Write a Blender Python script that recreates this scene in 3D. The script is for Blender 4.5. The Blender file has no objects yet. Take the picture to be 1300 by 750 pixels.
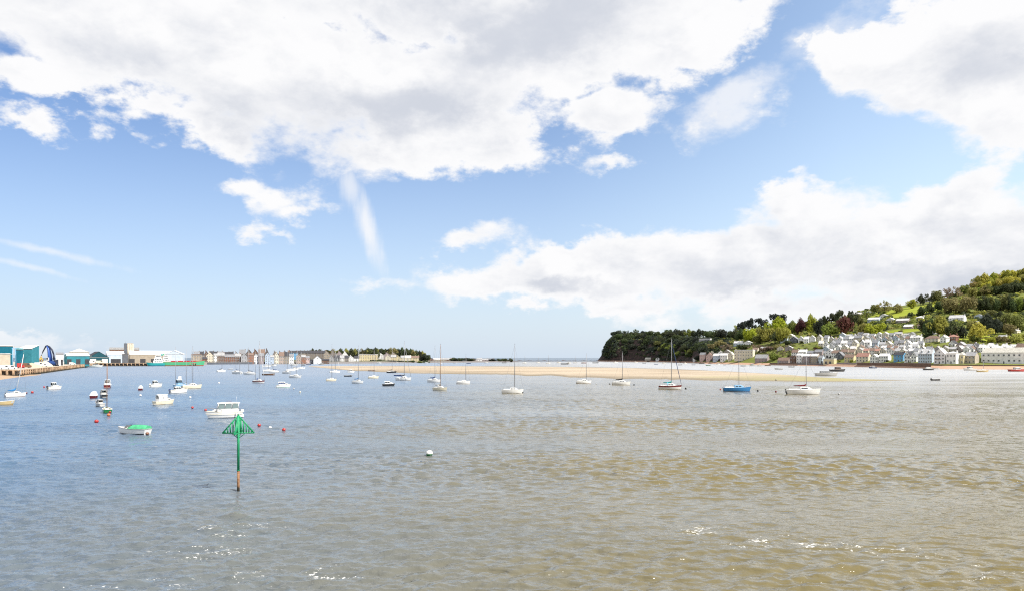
import bpy, math, random
from mathutils import Vector, Matrix, noise as mnoise
R = math.radians
C = bpy.context.scene
COL = C.collection
F, HZ, CAMZ = 867.0, 453.5, 10.0          # focal length in photo pixels, eye-level row, eye height in metres

# ------------------------------------------------------------------ helpers
def at(px, d):                 # ground-plan point on the bearing of photo column px, d metres ahead
    return ((px - 650.0) / F * d, d)
def water(px, py):             # point on the water under photo pixel
    d = CAMZ * F / (py - HZ)
    return ((px - 650.0) / F * d, d)
def zrow(row, d): return CAMZ + (HZ - row) / F * d

def nd(nt, typ, ins=None, **props):
    n = nt.nodes.new(typ)
    for k, v in props.items(): setattr(n, k, v)
    for k, v in (ins or {}).items():
        s = n.inputs[k]
        if isinstance(v, bpy.types.NodeSocket): nt.links.new(v, s)
        else: s.default_value = v
    return n
def mth(nt, op, a, b=None, c=None, clamp=False):
    ins = {0: a}
    if b is not None: ins[1] = b
    if c is not None: ins[2] = c
    return nd(nt, 'ShaderNodeMath', ins, operation=op, use_clamp=clamp).outputs[0]
def mrange(nt, v, a, b, c=0.0, d=1.0, smooth=True):
    return nd(nt, 'ShaderNodeMapRange', {0: v, 1: a, 2: b, 3: c, 4: d}, interpolation_type='SMOOTHSTEP' if smooth else 'LINEAR').outputs[0]
def mixc(nt, f, a, b, blend='MIX'):
    n = nd(nt, 'ShaderNodeMix', data_type='RGBA', blend_type=blend)
    for i, v in ((0, f), (6, a), (7, b)):
        if isinstance(v, bpy.types.NodeSocket): nt.links.new(v, n.inputs[i])
        else: n.inputs[i].default_value = v if i == 0 else (tuple(v) + (1,) if len(v) == 3 else v)
    return n.outputs[2]
def vmath(nt, op, a, b=None):
    n = nd(nt, 'ShaderNodeVectorMath', operation=op)
    for i, v in ((0, a), (1, b)):
        if v is None: continue
        if isinstance(v, bpy.types.NodeSocket): nt.links.new(v, n.inputs[i])
        else: n.inputs[i].default_value = v
    return n
def noise_tex(nt, vec, scale, detail=4, rough=.55, dist=0.0):
    return nd(nt, 'ShaderNodeTexNoise', {'Vector': vec, 'Scale': scale, 'Detail': detail, 'Roughness': rough, 'Distortion': dist}).outputs[0]

MATS = {}
def newmat(name):
    m = bpy.data.materials.new(name); m.use_nodes = True
    nt = m.node_tree
    b = nt.nodes['Principled BSDF']
    MATS[name] = m
    return m, nt, b
def paint(name, col, rough=.45, metal=0.0, var=.18, scale=1.2, spec=.4):
    """painted or plain surface with a little uneven wear"""
    if name in MATS: return MATS[name]
    m, nt, b = newmat(name)
    tc = nd(nt, 'ShaderNodeTexCoord').outputs['Object']
    n = noise_tex(nt, tc, scale, 5, .6)
    dark = tuple(c * (1 - var) for c in col); lite = tuple(min(1, c * (1 + var * .5)) for c in col)
    c = mixc(nt, mrange(nt, n, .3, .7), dark, lite)
    nt.links.new(c, b.inputs['Base Color'])
    b.inputs['Roughness'].default_value = rough; b.inputs['Metallic'].default_value = metal
    b.inputs['Specular IOR Level'].default_value = spec
    return m

class MB:
    def __init__(s): s.v = []; s.f = []; s.m = []; s.sm = []
    def quad(s, pts, mat=0, smooth=False):
        i = len(s.v); s.v += [tuple(p) for p in pts]; s.f.append(tuple(range(i, i + len(pts)))); s.m.append(mat); s.sm.append(smooth)
    def box(s, c, size, rz=0.0, mat=0, taper=1.0):
        x, y, z = (a / 2 for a in size); i = len(s.v); ca, sa = math.cos(rz), math.sin(rz)
        for k in (-1, 1):
            t = taper if k == 1 else 1.0
            for a, b in ((-1, -1), (1, -1), (1, 1), (-1, 1)):
                X, Y = a * x * t, b * y * t
                s.v.append((c[0] + X * ca - Y * sa, c[1] + X * sa + Y * ca, c[2] + k * z))
        for q in ((0, 3, 2, 1), (4, 5, 6, 7), (0, 1, 5, 4), (1, 2, 6, 5), (2, 3, 7, 6), (3, 0, 4, 7)):
            s.f.append(tuple(i + j for j in q)); s.m.append(mat); s.sm.append(False)
    def tube(s, pts, r, n=8, mat=0, caps=True):
        pts = [Vector(p) for p in pts]
        rs = r if isinstance(r, (list, tuple)) else [r] * len(pts)
        rings = []
        for k, p in enumerate(pts):
            t = (pts[min(k + 1, len(pts) - 1)] - pts[max(k - 1, 0)]).normalized()
            up = Vector((0, 0, 1)) if abs(t.z) < .9 else Vector((1, 0, 0))
            a = t.cross(up).normalized(); b = t.cross(a).normalized()
            i = len(s.v)
            for j in range(n):
                an = 2 * math.pi * j / n
                s.v.append(tuple(p + (a * math.cos(an) + b * math.sin(an)) * rs[k]))
            rings.append(i)
        for k in range(len(rings) - 1):
            for j in range(n):
                s.f.append((rings[k] + j, rings[k] + (j + 1) % n, rings[k + 1] + (j + 1) % n, rings[k + 1] + j)); s.m.append(mat); s.sm.append(True)
        if caps:
            s.f.append(tuple(rings[0] + j for j in range(n))[::-1]); s.m.append(mat); s.sm.append(False)
            s.f.append(tuple(rings[-1] + j for j in range(n))); s.m.append(mat); s.sm.append(False)
    def prism(s, poly, z0, z1, mat=0, matside=None):
        n = len(poly); i = len(s.v)
        s.v += [(p[0], p[1], z0) for p in poly] + [(p[0], p[1], z1) for p in poly]
        s.f.append(tuple(range(i, i + n))[::-1]); s.f.append(tuple(range(i + n, i + 2 * n))); s.m += [mat, mat]; s.sm += [False] * 2
        for j in range(n):
            s.f.append((i + j, i + (j + 1) % n, i + n + (j + 1) % n, i + n + j)); s.m.append(mat if matside is None else matside); s.sm.append(False)
    def loft(s, secs, mat=0, smooth=True, closed=False, capa=False, capb=False):
        i = len(s.v); n = len(secs[0])
        for sec in secs: s.v += [tuple(p) for p in sec]
        for k in range(len(secs) - 1):
            for j in range(n if closed else n - 1):
                a, b = i + k * n + j, i + k * n + (j + 1) % n
                s.f.append((a, b, b + n, a + n)); s.m.append(mat(k, j) if callable(mat) else mat); s.sm.append(smooth)
        m0 = 0 if callable(mat) else mat
        if capa: s.f.append(tuple(range(i, i + n))[::-1]); s.m.append(m0); s.sm.append(False)
        if capb: s.f.append(tuple(range(i + (len(secs) - 1) * n, i + len(secs) * n))); s.m.append(m0); s.sm.append(False)
    def ball(s, c, r, n=10, m=7, mat=0, zmat=None, sq=1.0):
        rows = []
        for a in range(1, m):
            th = math.pi * a / m
            rows.append([(c[0] + r * math.sin(th) * math.cos(2 * math.pi * j / n), c[1] + r * math.sin(th) * math.sin(2 * math.pi * j / n), c[2] + r * sq * math.cos(th)) for j in range(n)])
        i = len(s.v)
        s.loft(rows, (lambda k, j: zmat(rows[k][0][2] - c[2])) if zmat else mat, True, True)
        t = len(s.v); s.v += [(c[0], c[1], c[2] + r * sq), (c[0], c[1], c[2] - r * sq)]
        for j in range(n):
            s.f.append((t, i + j, i + (j + 1) % n)); s.m.append(mat if not zmat else zmat(r)); s.sm.append(True)
            b = i + (m - 2) * n
            s.f.append((t + 1, b + (j + 1) % n, b + j)); s.m.append(mat if not zmat else zmat(-r)); s.sm.append(True)
    def mesh(s, name, mats):
        me = bpy.data.meshes.new(name); me.from_pydata(s.v, [], s.f)
        for m in mats: me.materials.append(m)
        me.polygons.foreach_set('material_index', s.m); me.polygons.foreach_set('use_smooth', s.sm)
        me.update(); return me
    def build(s, name, mats, parent=None, loc=(0, 0, 0), rz=0):
        if not isinstance(mats, (list, tuple)): mats = [mats]
        return link(name, s.mesh(name, mats), parent, loc, rz)
def link(name, me, parent=None, loc=(0, 0, 0), rz=0.0, mats=None):
    o = bpy.data.objects.new(name, me); COL.objects.link(o)
    o.location = loc; o.rotation_euler = (0, 0, rz)
    if parent is not None: o.parent = parent
    if mats:
        for k, m in enumerate(mats):
            o.material_slots[k].link = 'OBJECT'; o.material_slots[k].material = m
    return o
def tag(o, label=None, cat=None, group=None, kind=None):
    for k, v in (('label', label), ('category', cat), ('group', group), ('kind', kind)):
        if v: o[k] = v
    return o
def thing(name, label, cat, loc=(0, 0, 0), rz=0.0, group=None):
    o = bpy.data.objects.new(name, None); COL.objects.link(o)
    o.location = loc; o.rotation_euler = (0, 0, rz); o.empty_display_size = .5
    return tag(o, label, cat, group)
ORD = ('', 'first', 'second', 'third', 'fourth', 'fifth', 'sixth', 'seventh', 'eighth', 'ninth', 'tenth', 'eleventh', 'twelfth', 'thirteenth', 'fourteenth', 'fifteenth',
       'sixteenth', 'seventeenth', 'eighteenth', 'nineteenth', 'twentieth')
def ordinal(n): return ORD[n] if n < len(ORD) else ('twenty-' + ORD[n - 20] if n < 30 else 'thirty-' + ORD[n - 30])

# ------------------------------------------------------------------ camera, sun, colour
cam = bpy.data.cameras.new('camera'); camo = bpy.data.objects.new('camera', cam); COL.objects.link(camo)
camo.location = (0, 0, CAMZ); camo.rotation_euler = (R(90), 0, 0)
cam.sensor_width = 36.0; cam.lens = F / 1300 * 36.0; cam.shift_y = (HZ - 375.0) / 1300.0
cam.clip_start = .5; cam.clip_end = 80000
C.camera = camo
SUN_AZ, SUN_EL = R(116), R(50)              # from the view axis towards the right, above the horizon
sl = bpy.data.lights.new('sun', 'SUN'); sl.energy = 4.2; sl.angle = R(.53); sl.color = (1, .955, .88)
so = bpy.data.objects.new('sun', sl); COL.objects.link(so)
sd = Vector((math.sin(SUN_AZ) * math.cos(SUN_EL), math.cos(SUN_AZ) * math.cos(SUN_EL), math.sin(SUN_EL)))
so.rotation_euler = sd.to_track_quat('Z', 'Y').to_euler(); so.location = (200, 60, 250)
vs = C.view_settings; vs.view_transform = 'Standard'; vs.look = 'None'; vs.gamma = 1; vs.use_curve_mapping = False; vs.exposure = EXPO = .75
C.render.engine = 'CYCLES'
C.cycles.max_bounces = 6; C.cycles.diffuse_bounces = 2; C.cycles.glossy_bounces = 3; C.cycles.transmission_bounces = 3; C.cycles.transparent_max_bounces = 6
C.cycles.caustics_reflective = False; C.cycles.caustics_refractive = False
C.cycles.use_denoising = False; C.cycles.filter_width = 1.15; C.cycles.sample_clamp_indirect = 4; C.cycles.sample_clamp_direct = 3

# ------------------------------------------------------------------ sky with broken cumulus
def build_world():
    w = bpy.data.worlds.new('World'); C.world = w; w.use_nodes = True
    nt = w.node_tree; nt.nodes.clear()
    out = nd(nt, 'ShaderNodeOutputWorld'); bg = nd(nt, 'ShaderNodeBackground', {'Strength': .1}); nt.links.new(bg.outputs[0], out.inputs[0])
    sky = nd(nt, 'ShaderNodeTexSky', sky_type='NISHITA', sun_disc=False, sun_elevation=SUN_EL, sun_rotation=SUN_AZ, air_density=1.0, dust_density=.6, ozone_density=2.0, altitude=0).outputs[0]
    d = nd(nt, 'ShaderNodeTexCoord').outputs['Generated']
    sep = nd(nt, 'ShaderNodeSeparateXYZ', {0: d}).outputs
    az = mth(nt, 'ARCTAN2', sep[0], sep[1])
    hyp = mth(nt, 'SQRT', mth(nt, 'ADD', mth(nt, 'MULTIPLY', sep[0], sep[0]), mth(nt, 'ADD', mth(nt, 'MULTIPLY', sep[1], sep[1]), 1e-5)))
    el = mth(nt, 'DIVIDE', sep[2], hyp)
    flat = nd(nt, 'ShaderNodeCombineXYZ', {0: az, 1: el, 2: 0.0}).outputs[0]
    dz = vmath(nt, 'MULTIPLY', d, (1, 1, 1.7)).outputs[0]
    # domain warp: billows at two sizes
    w1 = nd(nt, 'ShaderNodeTexNoise', {'Vector': dz, 'Scale': 9.0, 'Detail': 7.0, 'Roughness': .62}).outputs[1]
    w1 = vmath(nt, 'MULTIPLY', vmath(nt, 'SUBTRACT', w1, (.5, .5, .5)).outputs[0], (.15, .11, 0)).outputs[0]
    p = vmath(nt, 'ADD', flat, w1).outputs[0]
    def ell(px, py, rx, ry, rot=0.0, vec=None):
        a = math.atan((px - 650) / F); h = math.hypot(F, px - 650)
        loc = (a, (HZ - py) / h, 0); sx = rx * math.cos(a) ** 2 / F; sy = ry / h
        m = nd(nt, 'ShaderNodeMapping', {'Vector': vec or p, 'Location': loc, 'Rotation': (0, 0, R(rot)), 'Scale': (sx, sy, 1)}, vector_type='TEXTURE').outputs[0]
        return vmath(nt, 'LENGTH', m).outputs['Value']
    def field(lst):
        acc = None
        for (px, py, rx, ry, rot, wt) in lst:
            v = mth(nt, 'MULTIPLY_ADD', ell(px, py, rx, ry, rot), -wt, wt)
            acc = v if acc is None else nd(nt, 'ShaderNodeMath', {0: acc, 1: v, 2: .12}, operation='SMOOTH_MAX').outputs[0]
        return acc
    clouds = [
        (90, 40, 260, 88, -8, 1.2), (330, 95, 240, 112, -18, 1.3), (520, 110, 220, 116, -4, 1.3), (700, 40, 260, 105, 14, 1.3), (880, 35, 140, 70, 25, 1.0), (620, 160, 90, 62, 10, .8),
        (785, 145, 80, 30, 8, .7), (200, -30, 500, 60, 0, 1.2),
        (1230, 95, 215, 88, -18, 1.7), (1290, 150, 140, 70, -15, 1.0), (1085, 75, 100, 62, 14, .9), (920, 150, 34, 16, 14, .12), (985, 128, 46, 26, 30, .22), (545, 15, 150, 50, 0, 1.7), (250, 60, 200, 60, -10, 1.7), (30, 92, 110, 30, -4, 1.0), (1150, 10, 90, 30, 20, .5), (1290, 20, 190, 70, 0, 1.1),
        (1130, 315, 250, 70, 6, 1.8), (960, 330, 210, 60, 8, 1.6), (1260, 320, 190, 92, 6, 1.8), (760, 340, 200, 44, 6, 1.2), (640, 352, 100, 26, 4, .7), (1220, 262, 110, 44, 0, .9), (1020, 278, 110, 48, 12, .9),
        (1100, 395, 330, 34, 0, .8), (820, 385, 120, 14, 2, .45), (605, 305, 72, 17, 6, .55), 
        (35, 158, 58, 20, -4, .5), (108, 155, 36, 18, 20, .32), (360, 250, 62, 19, -6, .5), (390, 268, 56, 17, 0, .5), (330, 293, 32, 10, -6, .3), (355, 303, 26, 7, 0, .24), (474, 370, 64, 9, 2, .3), (780, 201, 34, 9, -6, .3),
        (672, 394, 24, 8, 0, .3), (20, 436, 120, 14, -4, .4), (1208, 194, 20, 12, 20, .25), (1340, 300, 160, 120, 0, 1.0)]
    M = field(clouds)
    # unseen sky beyond the frame gets cumulus, thickened to add fill light
    wide = noise_tex(nt, dz, 2.2, 3, .5)
    beyond = mth(nt, 'MAXIMUM', mrange(nt, mth(nt, 'ABSOLUTE', az), .72, .95), mrange(nt, el, .58, .8))
    M = mth(nt, 'ADD', mth(nt, 'MULTIPLY', M, mth(nt, 'SUBTRACT', 1.0, beyond)), mth(nt, 'MULTIPLY', beyond, mrange(nt, wide, .30, .52, -.8, .8, False)))
    fb = noise_tex(nt, dz, 9.0, 10, .6, .15)
    fine = noise_tex(nt, dz, 34.0, 8, .62)
    f = mth(nt, 'ADD', M, mth(nt, 'ADD', mth(nt, 'MULTIPLY_ADD', fb, 1.9, -.95), mth(nt, 'MULTIPLY_ADD', fine, .6, -.3)))
    soft = mrange(nt, noise_tex(nt, dz, 4.0, 3, .5), .40, .66, .24, .62)
    alpha = mrange(nt, f, -.08, soft)
    # streaks: a leaning fall-streak below the big cloud and two thin trails low on the left
    fs = noise_tex(nt, vmath(nt, 'MULTIPLY', flat, (60, 9, 1)).outputs[0], 1.0, 5, .6)
    flat2 = vmath(nt, 'ADD', flat, vmath(nt, 'MULTIPLY', w1, (.16, .16, 0)).outputs[0]).outputs[0]
    def streak(px, py, rx, ry, rot, hard):
        return mrange(nt, mth(nt, 'ADD', ell(px, py, rx, ry, rot, flat2), mth(nt, 'MULTIPLY_ADD', fs, -1.0, .5)), 1.0, .0, 0, hard)
    def veil(px, py, rx, ry, rot, hard): return mrange(nt, mth(nt, 'ADD', ell(px, py, rx, ry, rot), mth(nt, 'ADD', mth(nt, 'MULTIPLY_ADD', fb, -2.2, 1.1), mth(nt, 'MULTIPLY_ADD', fine, -.9, .45))), 1.0, .0, 0, hard)
    st = mth(nt, 'MAXIMUM', streak(466, 292, 19, 78, 19, .82), streak(444, 238, 20, 42, 8, .62))
    st = mth(nt, 'MAXIMUM', st, mth(nt, 'MAXIMUM', streak(60, 318, 140, 7, -10, .5), streak(30, 337, 95, 6, -12, .46)))
    st = mth(nt, 'MAXIMUM', st, mth(nt, 'MAXIMUM', veil(940, 125, 95, 55, 30, .75), veil(1060, 40, 120, 45, 24, .6)))
    alpha = mth(nt, 'MAXIMUM', alpha, st)
    # thick middles are greyer than the sunlit rims, and relief from the sun's side
    off = (sd.x * .035, sd.y * .035, .05)
    fb2 = noise_tex(nt, vmath(nt, 'ADD', dz, off).outputs[0], 9.0, 6, .6, .15)
    relief = mth(nt, 'SUBTRACT', fb, fb2)
    greys = [(690, 35, 190, 75, 8, 1.0), (520, 160, 190, 55, -6, .85), (420, 185, 130, 34, -6, .7), (300, 165, 150, 40, -14, .5), (560, 135, 70, 26, -10, .5), (1280, 70, 130, 70, -10, .75), (1260, 350, 160, 24, 5, .9), (700, 368, 160, 16, 4, .7), (900, 372, 180, 13, 4, .55),
             (1080, 380, 210, 15, 4, .6), (1200, 398, 160, 14, 0, .5), (140, 60, 110, 40, 0, .2), (1150, 340, 140, 16, 4, .4), (1100,150,120,30,-10,.3)]
    G = None
    for (px, py, rx, ry, rot, wt) in greys:
        v = mrange(nt, ell(px, py, rx, ry, rot), 1.15, .1, 0, wt)
        G = v if G is None else mth(nt, 'ADD', G, v)
    thick = mrange(nt, f, .12, .95)
    broad = noise_tex(nt, dz, 4.5, 6, .6, .3)
    tone = mth(nt, 'ADD', mth(nt, 'MULTIPLY', G, mrange(nt, fb, .3, .7, .55, 1.25)), mth(nt, 'ADD', mth(nt, 'MULTIPLY_ADD', relief, -2.0, .06), mrange(nt, broad, .40, .68, 0.0, .42)))
    sh = mth(nt, 'MULTIPLY', thick, nd(nt, 'ShaderNodeMath', {0: nd(nt, 'ShaderNodeMath', {0: tone, 1: 0.0, 2: .15}, operation='SMOOTH_MAX').outputs[0], 1: 1.0, 2: .5}, operation='SMOOTH_MIN').outputs[0])
    sh = nd(nt, 'ShaderNodeMath', {0: sh, 1: 0.0}, operation='MAXIMUM').outputs[0]
    white = (5.85, 5.85, 5.9); grey = (3.85, 4.05, 4.5)
    cc = mixc(nt, sh, white, grey)
    # clear sky: paler towards the horizon
    lift = mrange(nt, el, -.02, .42, 1.0, 0.0, False)
    skyc = mixc(nt, 1.0, sky, (1.0, 1.0, 1.0), 'MULTIPLY')
    skyc = vmath(nt, 'MULTIPLY', skyc, (SKYM[0], SKYM[1], SKYM[2])).outputs[0]
    skyc = vmath(nt, 'MULTIPLY', skyc, nd(nt, 'ShaderNodeCombineXYZ', {0: mrange(nt, az, -.65, .55, .74, 1.34, False), 1: mrange(nt, az, -.65, .55, .82, 1.22, False), 2: mrange(nt, az, -.65, .55, .92, 1.12, False)}).outputs[0]).outputs[0]
    skyc = vmath(nt, 'MULTIPLY', skyc, nd(nt, 'ShaderNodeCombineXYZ', {0: mrange(nt, az, .05, .45, 1.0, 1.34, False), 1: mrange(nt, az, .05, .45, 1.0, 1.26, False), 2: mrange(nt, az, .05, .45, 1.0, 1.13, False)}).outputs[0]).outputs[0]
    hazec = mth(nt, 'POWER', lift, 1.7)
    skyc = mixc(nt, mth(nt, 'MULTIPLY', hazec, 1.0), skyc, (3.9, 4.55, 5.35))
    # far clouds sink into the pale air near the horizon
    alpha = mth(nt, 'MULTIPLY', alpha, mrange(nt, el, -.01, .07, .35, 1.0))
    nt.links.new(mixc(nt, alpha, skyc, cc), bg.inputs[0])
    w.cycles.sampling_method = 'MANUAL'; w.cycles.sample_map_resolution = 1024
SKYM = (.95, .98, 1.04)
build_world()

# ------------------------------------------------------------------ water
def build_water():
    m, nt, b = newmat('estuary_water')
    g = nd(nt, 'ShaderNodeNewGeometry').outputs['Position']
    # slow drift of current bends the ripples
    sx = nd(nt, 'ShaderNodeSeparateXYZ', {0: g}).outputs
    low = nd(nt, 'ShaderNodeTexNoise', {'Vector': g, 'Scale': .03, 'Detail': 2.0}).outputs[1]
    wp = vmath(nt, 'ADD', g, vmath(nt, 'MULTIPLY', vmath(nt, 'SUBTRACT', low, (.5, .5, .5)).outputs[0], (9, 9, 0)).outputs[0]).outputs[0]
    def mp(vec, sx, sy, rot): return nd(nt, 'ShaderNodeMapping', {'Vector': vec, 'Rotation': (0, 0, R(rot)), 'Scale': (sx, sy, 1)}).outputs[0]
    h1 = noise_tex(nt, mp(wp, .50, .85, 14), 1.0, 3, .5, .4)
    h2 = noise_tex(nt, mp(wp, 1.3, 2.1, -18), 1.0, 3, .55, .3)
    h3 = noise_tex(nt, mp(wp, .07, .16, 8), 1.0, 2, .5)
    h4 = noise_tex(nt, mp(wp, 3.2, 6.0, 5), 1.0, 2, .5)
    patch = noise_tex(nt, mp(g, .010, .034, -6), 1.0, 4, .6, .6)
    calm = mrange(nt, patch, .38, .60, .4, 1.15)
    farw = mrange(nt, sx[1], 120, 420, 0.0, 1.0)
    h = mth(nt, 'ADD', mth(nt, 'MULTIPLY', h1, mth(nt, 'MULTIPLY_ADD', farw, .20, .07)), mth(nt, 'ADD', mth(nt, 'MULTIPLY', h2, .11), mth(nt, 'MULTIPLY', h4, .014)))
    h = mth(nt, 'ADD', mth(nt, 'MULTIPLY', h, calm), mth(nt, 'MULTIPLY', h3, .1))
    bump = nd(nt, 'ShaderNodeBump', {'Strength': 1.0, 'Distance': 1.0, 'Height': h}).outputs[0]
    # muddy colour in broad drifts, with reflected sky and cloud, and glitter, painted in
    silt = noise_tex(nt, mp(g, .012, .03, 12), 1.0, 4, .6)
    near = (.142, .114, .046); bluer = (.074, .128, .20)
    silt_sky_mix = mth(nt, 'MULTIPLY_ADD', silt, 70.0, mth(nt, 'SUBTRACT', sx[0], 35.0))
    col = mixc(nt, mrange(nt, silt_sky_mix, -62, 26), bluer, near)  # brown is mud; the blue carries reflected sky in the base
    col = mixc(nt, mrange(nt, mth(nt, 'MULTIPLY_ADD', silt, 60.0, sx[0]), 70, 210), col, (.32, .29, .23))  # paler to the right: white cloud reflection painted into the base
    glint = None
    for px, py, rx, ry in GLINT_SPOTS:
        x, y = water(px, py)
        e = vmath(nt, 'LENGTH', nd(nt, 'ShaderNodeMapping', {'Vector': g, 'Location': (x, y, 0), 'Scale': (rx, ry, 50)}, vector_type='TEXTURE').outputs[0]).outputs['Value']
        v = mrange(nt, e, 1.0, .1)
        glint = v if glint is None else mth(nt, 'MAXIMUM', glint, v)
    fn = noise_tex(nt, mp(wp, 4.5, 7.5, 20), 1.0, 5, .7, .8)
    fm = mth(nt, 'MULTIPLY', glint, mrange(nt, noise_tex(nt, mp(wp, .5, 1.1, 16), 1.0, 4, .6), .42, .62))
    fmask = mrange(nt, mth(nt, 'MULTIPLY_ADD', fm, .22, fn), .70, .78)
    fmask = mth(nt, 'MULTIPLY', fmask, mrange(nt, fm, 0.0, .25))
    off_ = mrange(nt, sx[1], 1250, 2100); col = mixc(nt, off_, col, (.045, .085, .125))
    base = nd(nt, 'ShaderNodeBsdfDiffuse', {'Color': mixc(nt, fmask, col, (.75, .74, .70)), 'Normal': bump}).outputs[0]  # white flecks stand in for sun glitter on the water
    rough = mth(nt, 'ADD', mrange(nt, patch, .35, .65, -.04, .05), mrange(nt, sx[1], 120, 420, .085, .34, False))
    gloss = nd(nt, 'ShaderNodeBsdfGlossy', {'Color': (1, 1, 1, 1), 'Roughness': rough, 'Normal': bump}).outputs[0]
    fr = mth(nt, 'POWER', nd(nt, 'ShaderNodeLayerWeight', {'Blend': .5, 'Normal': bump}).outputs['Facing'], 4.4)
    fr = nd(nt, 'ShaderNodeMath', {0: fr, 1: .66, 2: .10}, operation='SMOOTH_MIN').outputs[0]
    fr = mth(nt, 'MULTIPLY', fr, mth(nt, 'MULTIPLY_ADD', fmask, -.7, 1.0))
    fr = mth(nt, 'MULTIPLY', fr, mrange(nt, silt_sky_mix, -62, 26, .84, 1.1))
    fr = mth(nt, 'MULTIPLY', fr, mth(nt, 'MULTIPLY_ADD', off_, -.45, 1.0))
    ms = nd(nt, 'ShaderNodeMixShader', {0: mth(nt, 'MULTIPLY_ADD', fr, .98, .02), 1: base, 2: gloss}).outputs[0]
    nt.nodes.remove(b); nt.links.new(ms, nt.nodes['Material Output'].inputs[0])
    # a fan of real waves in front of the bridge, flat water beyond it
    import numpy as np
    rng = np.random.default_rng(23)
    q = .0027; nr = int(math.log(430 / 22.0) / q) + 1; nc = int(R(104) / q)
    r = 22.0 * np.exp(q * np.arange(nr)); th = np.linspace(-R(52), R(52), nc)
    X = r[:, None] * np.sin(th)[None, :]; Y = r[:, None] * np.cos(th)[None, :]
    Z = np.zeros_like(X); step = r * q
    patch = np.zeros_like(X)
    for k in range(7):
        a = rng.uniform(-.5, .5) + math.pi / 2; L = rng.uniform(14, 60); patch += np.sin((X * math.cos(a) * .55 + Y * math.sin(a)) * 2 * math.pi / L + rng.uniform(0, 6.28))
    patch = np.clip(.82 + .13 * patch, .4, 1.3)
    bend = .8 * np.sin(X / 23.0 + 1.0) + .7 * np.sin(Y / 31.0 + X / 57.0)
    for k in range(130):
        L = .40 * (8.5 ** rng.uniform(0, 1)); a = math.pi / 2 + rng.normal(0, .5) + .12; kk = 2 * math.pi / L
        slope = .045 * (1.0 if L < 1.5 else (.75 if L < 2.2 else .45))
        amp = slope / kk * np.clip((L / step - 2.3) / 2.5, 0, 1)[:, None]
        ph = kk * (X * math.cos(a) + Y * math.sin(a)) + bend * .9 + rng.uniform(0, 6.28)
        s_ = np.sin(ph); Z += amp * (s_ + .18 * np.cos(2 * ph))
    Z *= patch
    Z *= np.clip((r - 22) / 3, 0, 1)[:, None] * np.clip((425 - r) / 160, 0, 1)[:, None] * np.clip((R(52) - np.abs(th)) / R(3), 0, 1)[None, :]
    V = np.stack([X, Y, Z], -1).reshape(-1, 3)
    idx = np.arange(nr * nc).reshape(nr, nc)
    Fq = np.stack([idx[:-1, :-1], idx[1:, :-1], idx[1:, 1:], idx[:-1, 1:]], -1).reshape(-1, 4)[:, ::-1]
    # flat remainder: inner disc, the sector behind, and the ring to the horizon
    ext = []; ef = []
    base = len(V)
    R1 = float(r[-1]); T = R(52)
    def addv(p): ext.append(p); return base + len(ext) - 1
    back = [T + (2 * math.pi - 2 * T) * k / 40 for k in range(1, 40)]
    inner = [int(v) for v in idx[0, :]] + [addv((22 * math.sin(t), 22 * math.cos(t), 0)) for t in back]
    outer = [int(v) for v in idx[-1, :]] + [addv((R1 * math.sin(t), R1 * math.cos(t), 0)) for t in back]
    c0 = addv((0, 0, 0)); n = len(inner)
    tri = [(c0, inner[(k + 1) % n], inner[k]) for k in range(n)]
    ba = [int(idx[0, -1])] + inner[nc:] + [int(idx[0, 0])]; bb = [int(idx[-1, -1])] + outer[nc:] + [int(idx[-1, 0])]
    quads = [(ba[k], ba[k + 1], bb[k + 1], bb[k]) for k in range(len(ba) - 1)]
    angs = [float(t) for t in th] + back; prev = outer
    for RR in (1200, 4000, 15000, 40000):
        cur = [addv((RR * math.sin(t), RR * math.cos(t), 0)) for t in angs]
        quads += [(prev[k], prev[(k + 1) % n], cur[(k + 1) % n], cur[k]) for k in range(n)]; prev = cur
    # side seams of the fan are single edges shared by both sheets
    V = np.concatenate([V, np.array(ext, dtype=float)]); Q = np.concatenate([Fq, np.array(quads)]); T3 = np.array(tri)
    me = bpy.data.meshes.new('water'); nl = Q.size + T3.size
    me.vertices.add(len(V)); me.vertices.foreach_set('co', V.astype('f').ravel()); me.loops.add(nl)
    me.loops.foreach_set('vertex_index', np.concatenate([Q.ravel(), T3.ravel()]).astype('i')); me.polygons.add(len(Q) + len(T3))
    me.polygons.foreach_set('loop_start', np.concatenate([np.arange(len(Q)) * 4, Q.size + np.arange(len(T3)) * 3]).astype('i'))
    me.polygons.foreach_set('use_smooth', np.ones(len(Q) + len(T3), dtype=bool))
    me.materials.append(m); me.update(calc_edges=True); me.validate()
    if me.polygons[0].normal.z < 0: me.flip_normals()
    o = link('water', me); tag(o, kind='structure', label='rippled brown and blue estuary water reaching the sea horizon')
GLINT_SPOTS = [(250, 700, 5, 2.4), (370, 728, 6, 2.4), (300, 672, 6, 3), (180, 740, 5, 2), (880, 672, 4, 2.4), (1000, 690, 7, 3), (1120, 700, 6, 2.6), (1230, 725, 5, 3)]
build_water()
# ------------------------------------------------------------------ land
def lerp(a, b, t): return a + (b - a) * t
def interp(pts, x):
    if x <= pts[0][0]: return pts[0][1]
    for (x0, y0), (x1, y1) in zip(pts, pts[1:]):
        if x <= x1: return lerp(y0, y1, (x - x0) / (x1 - x0))
    return pts[-1][1]
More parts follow.
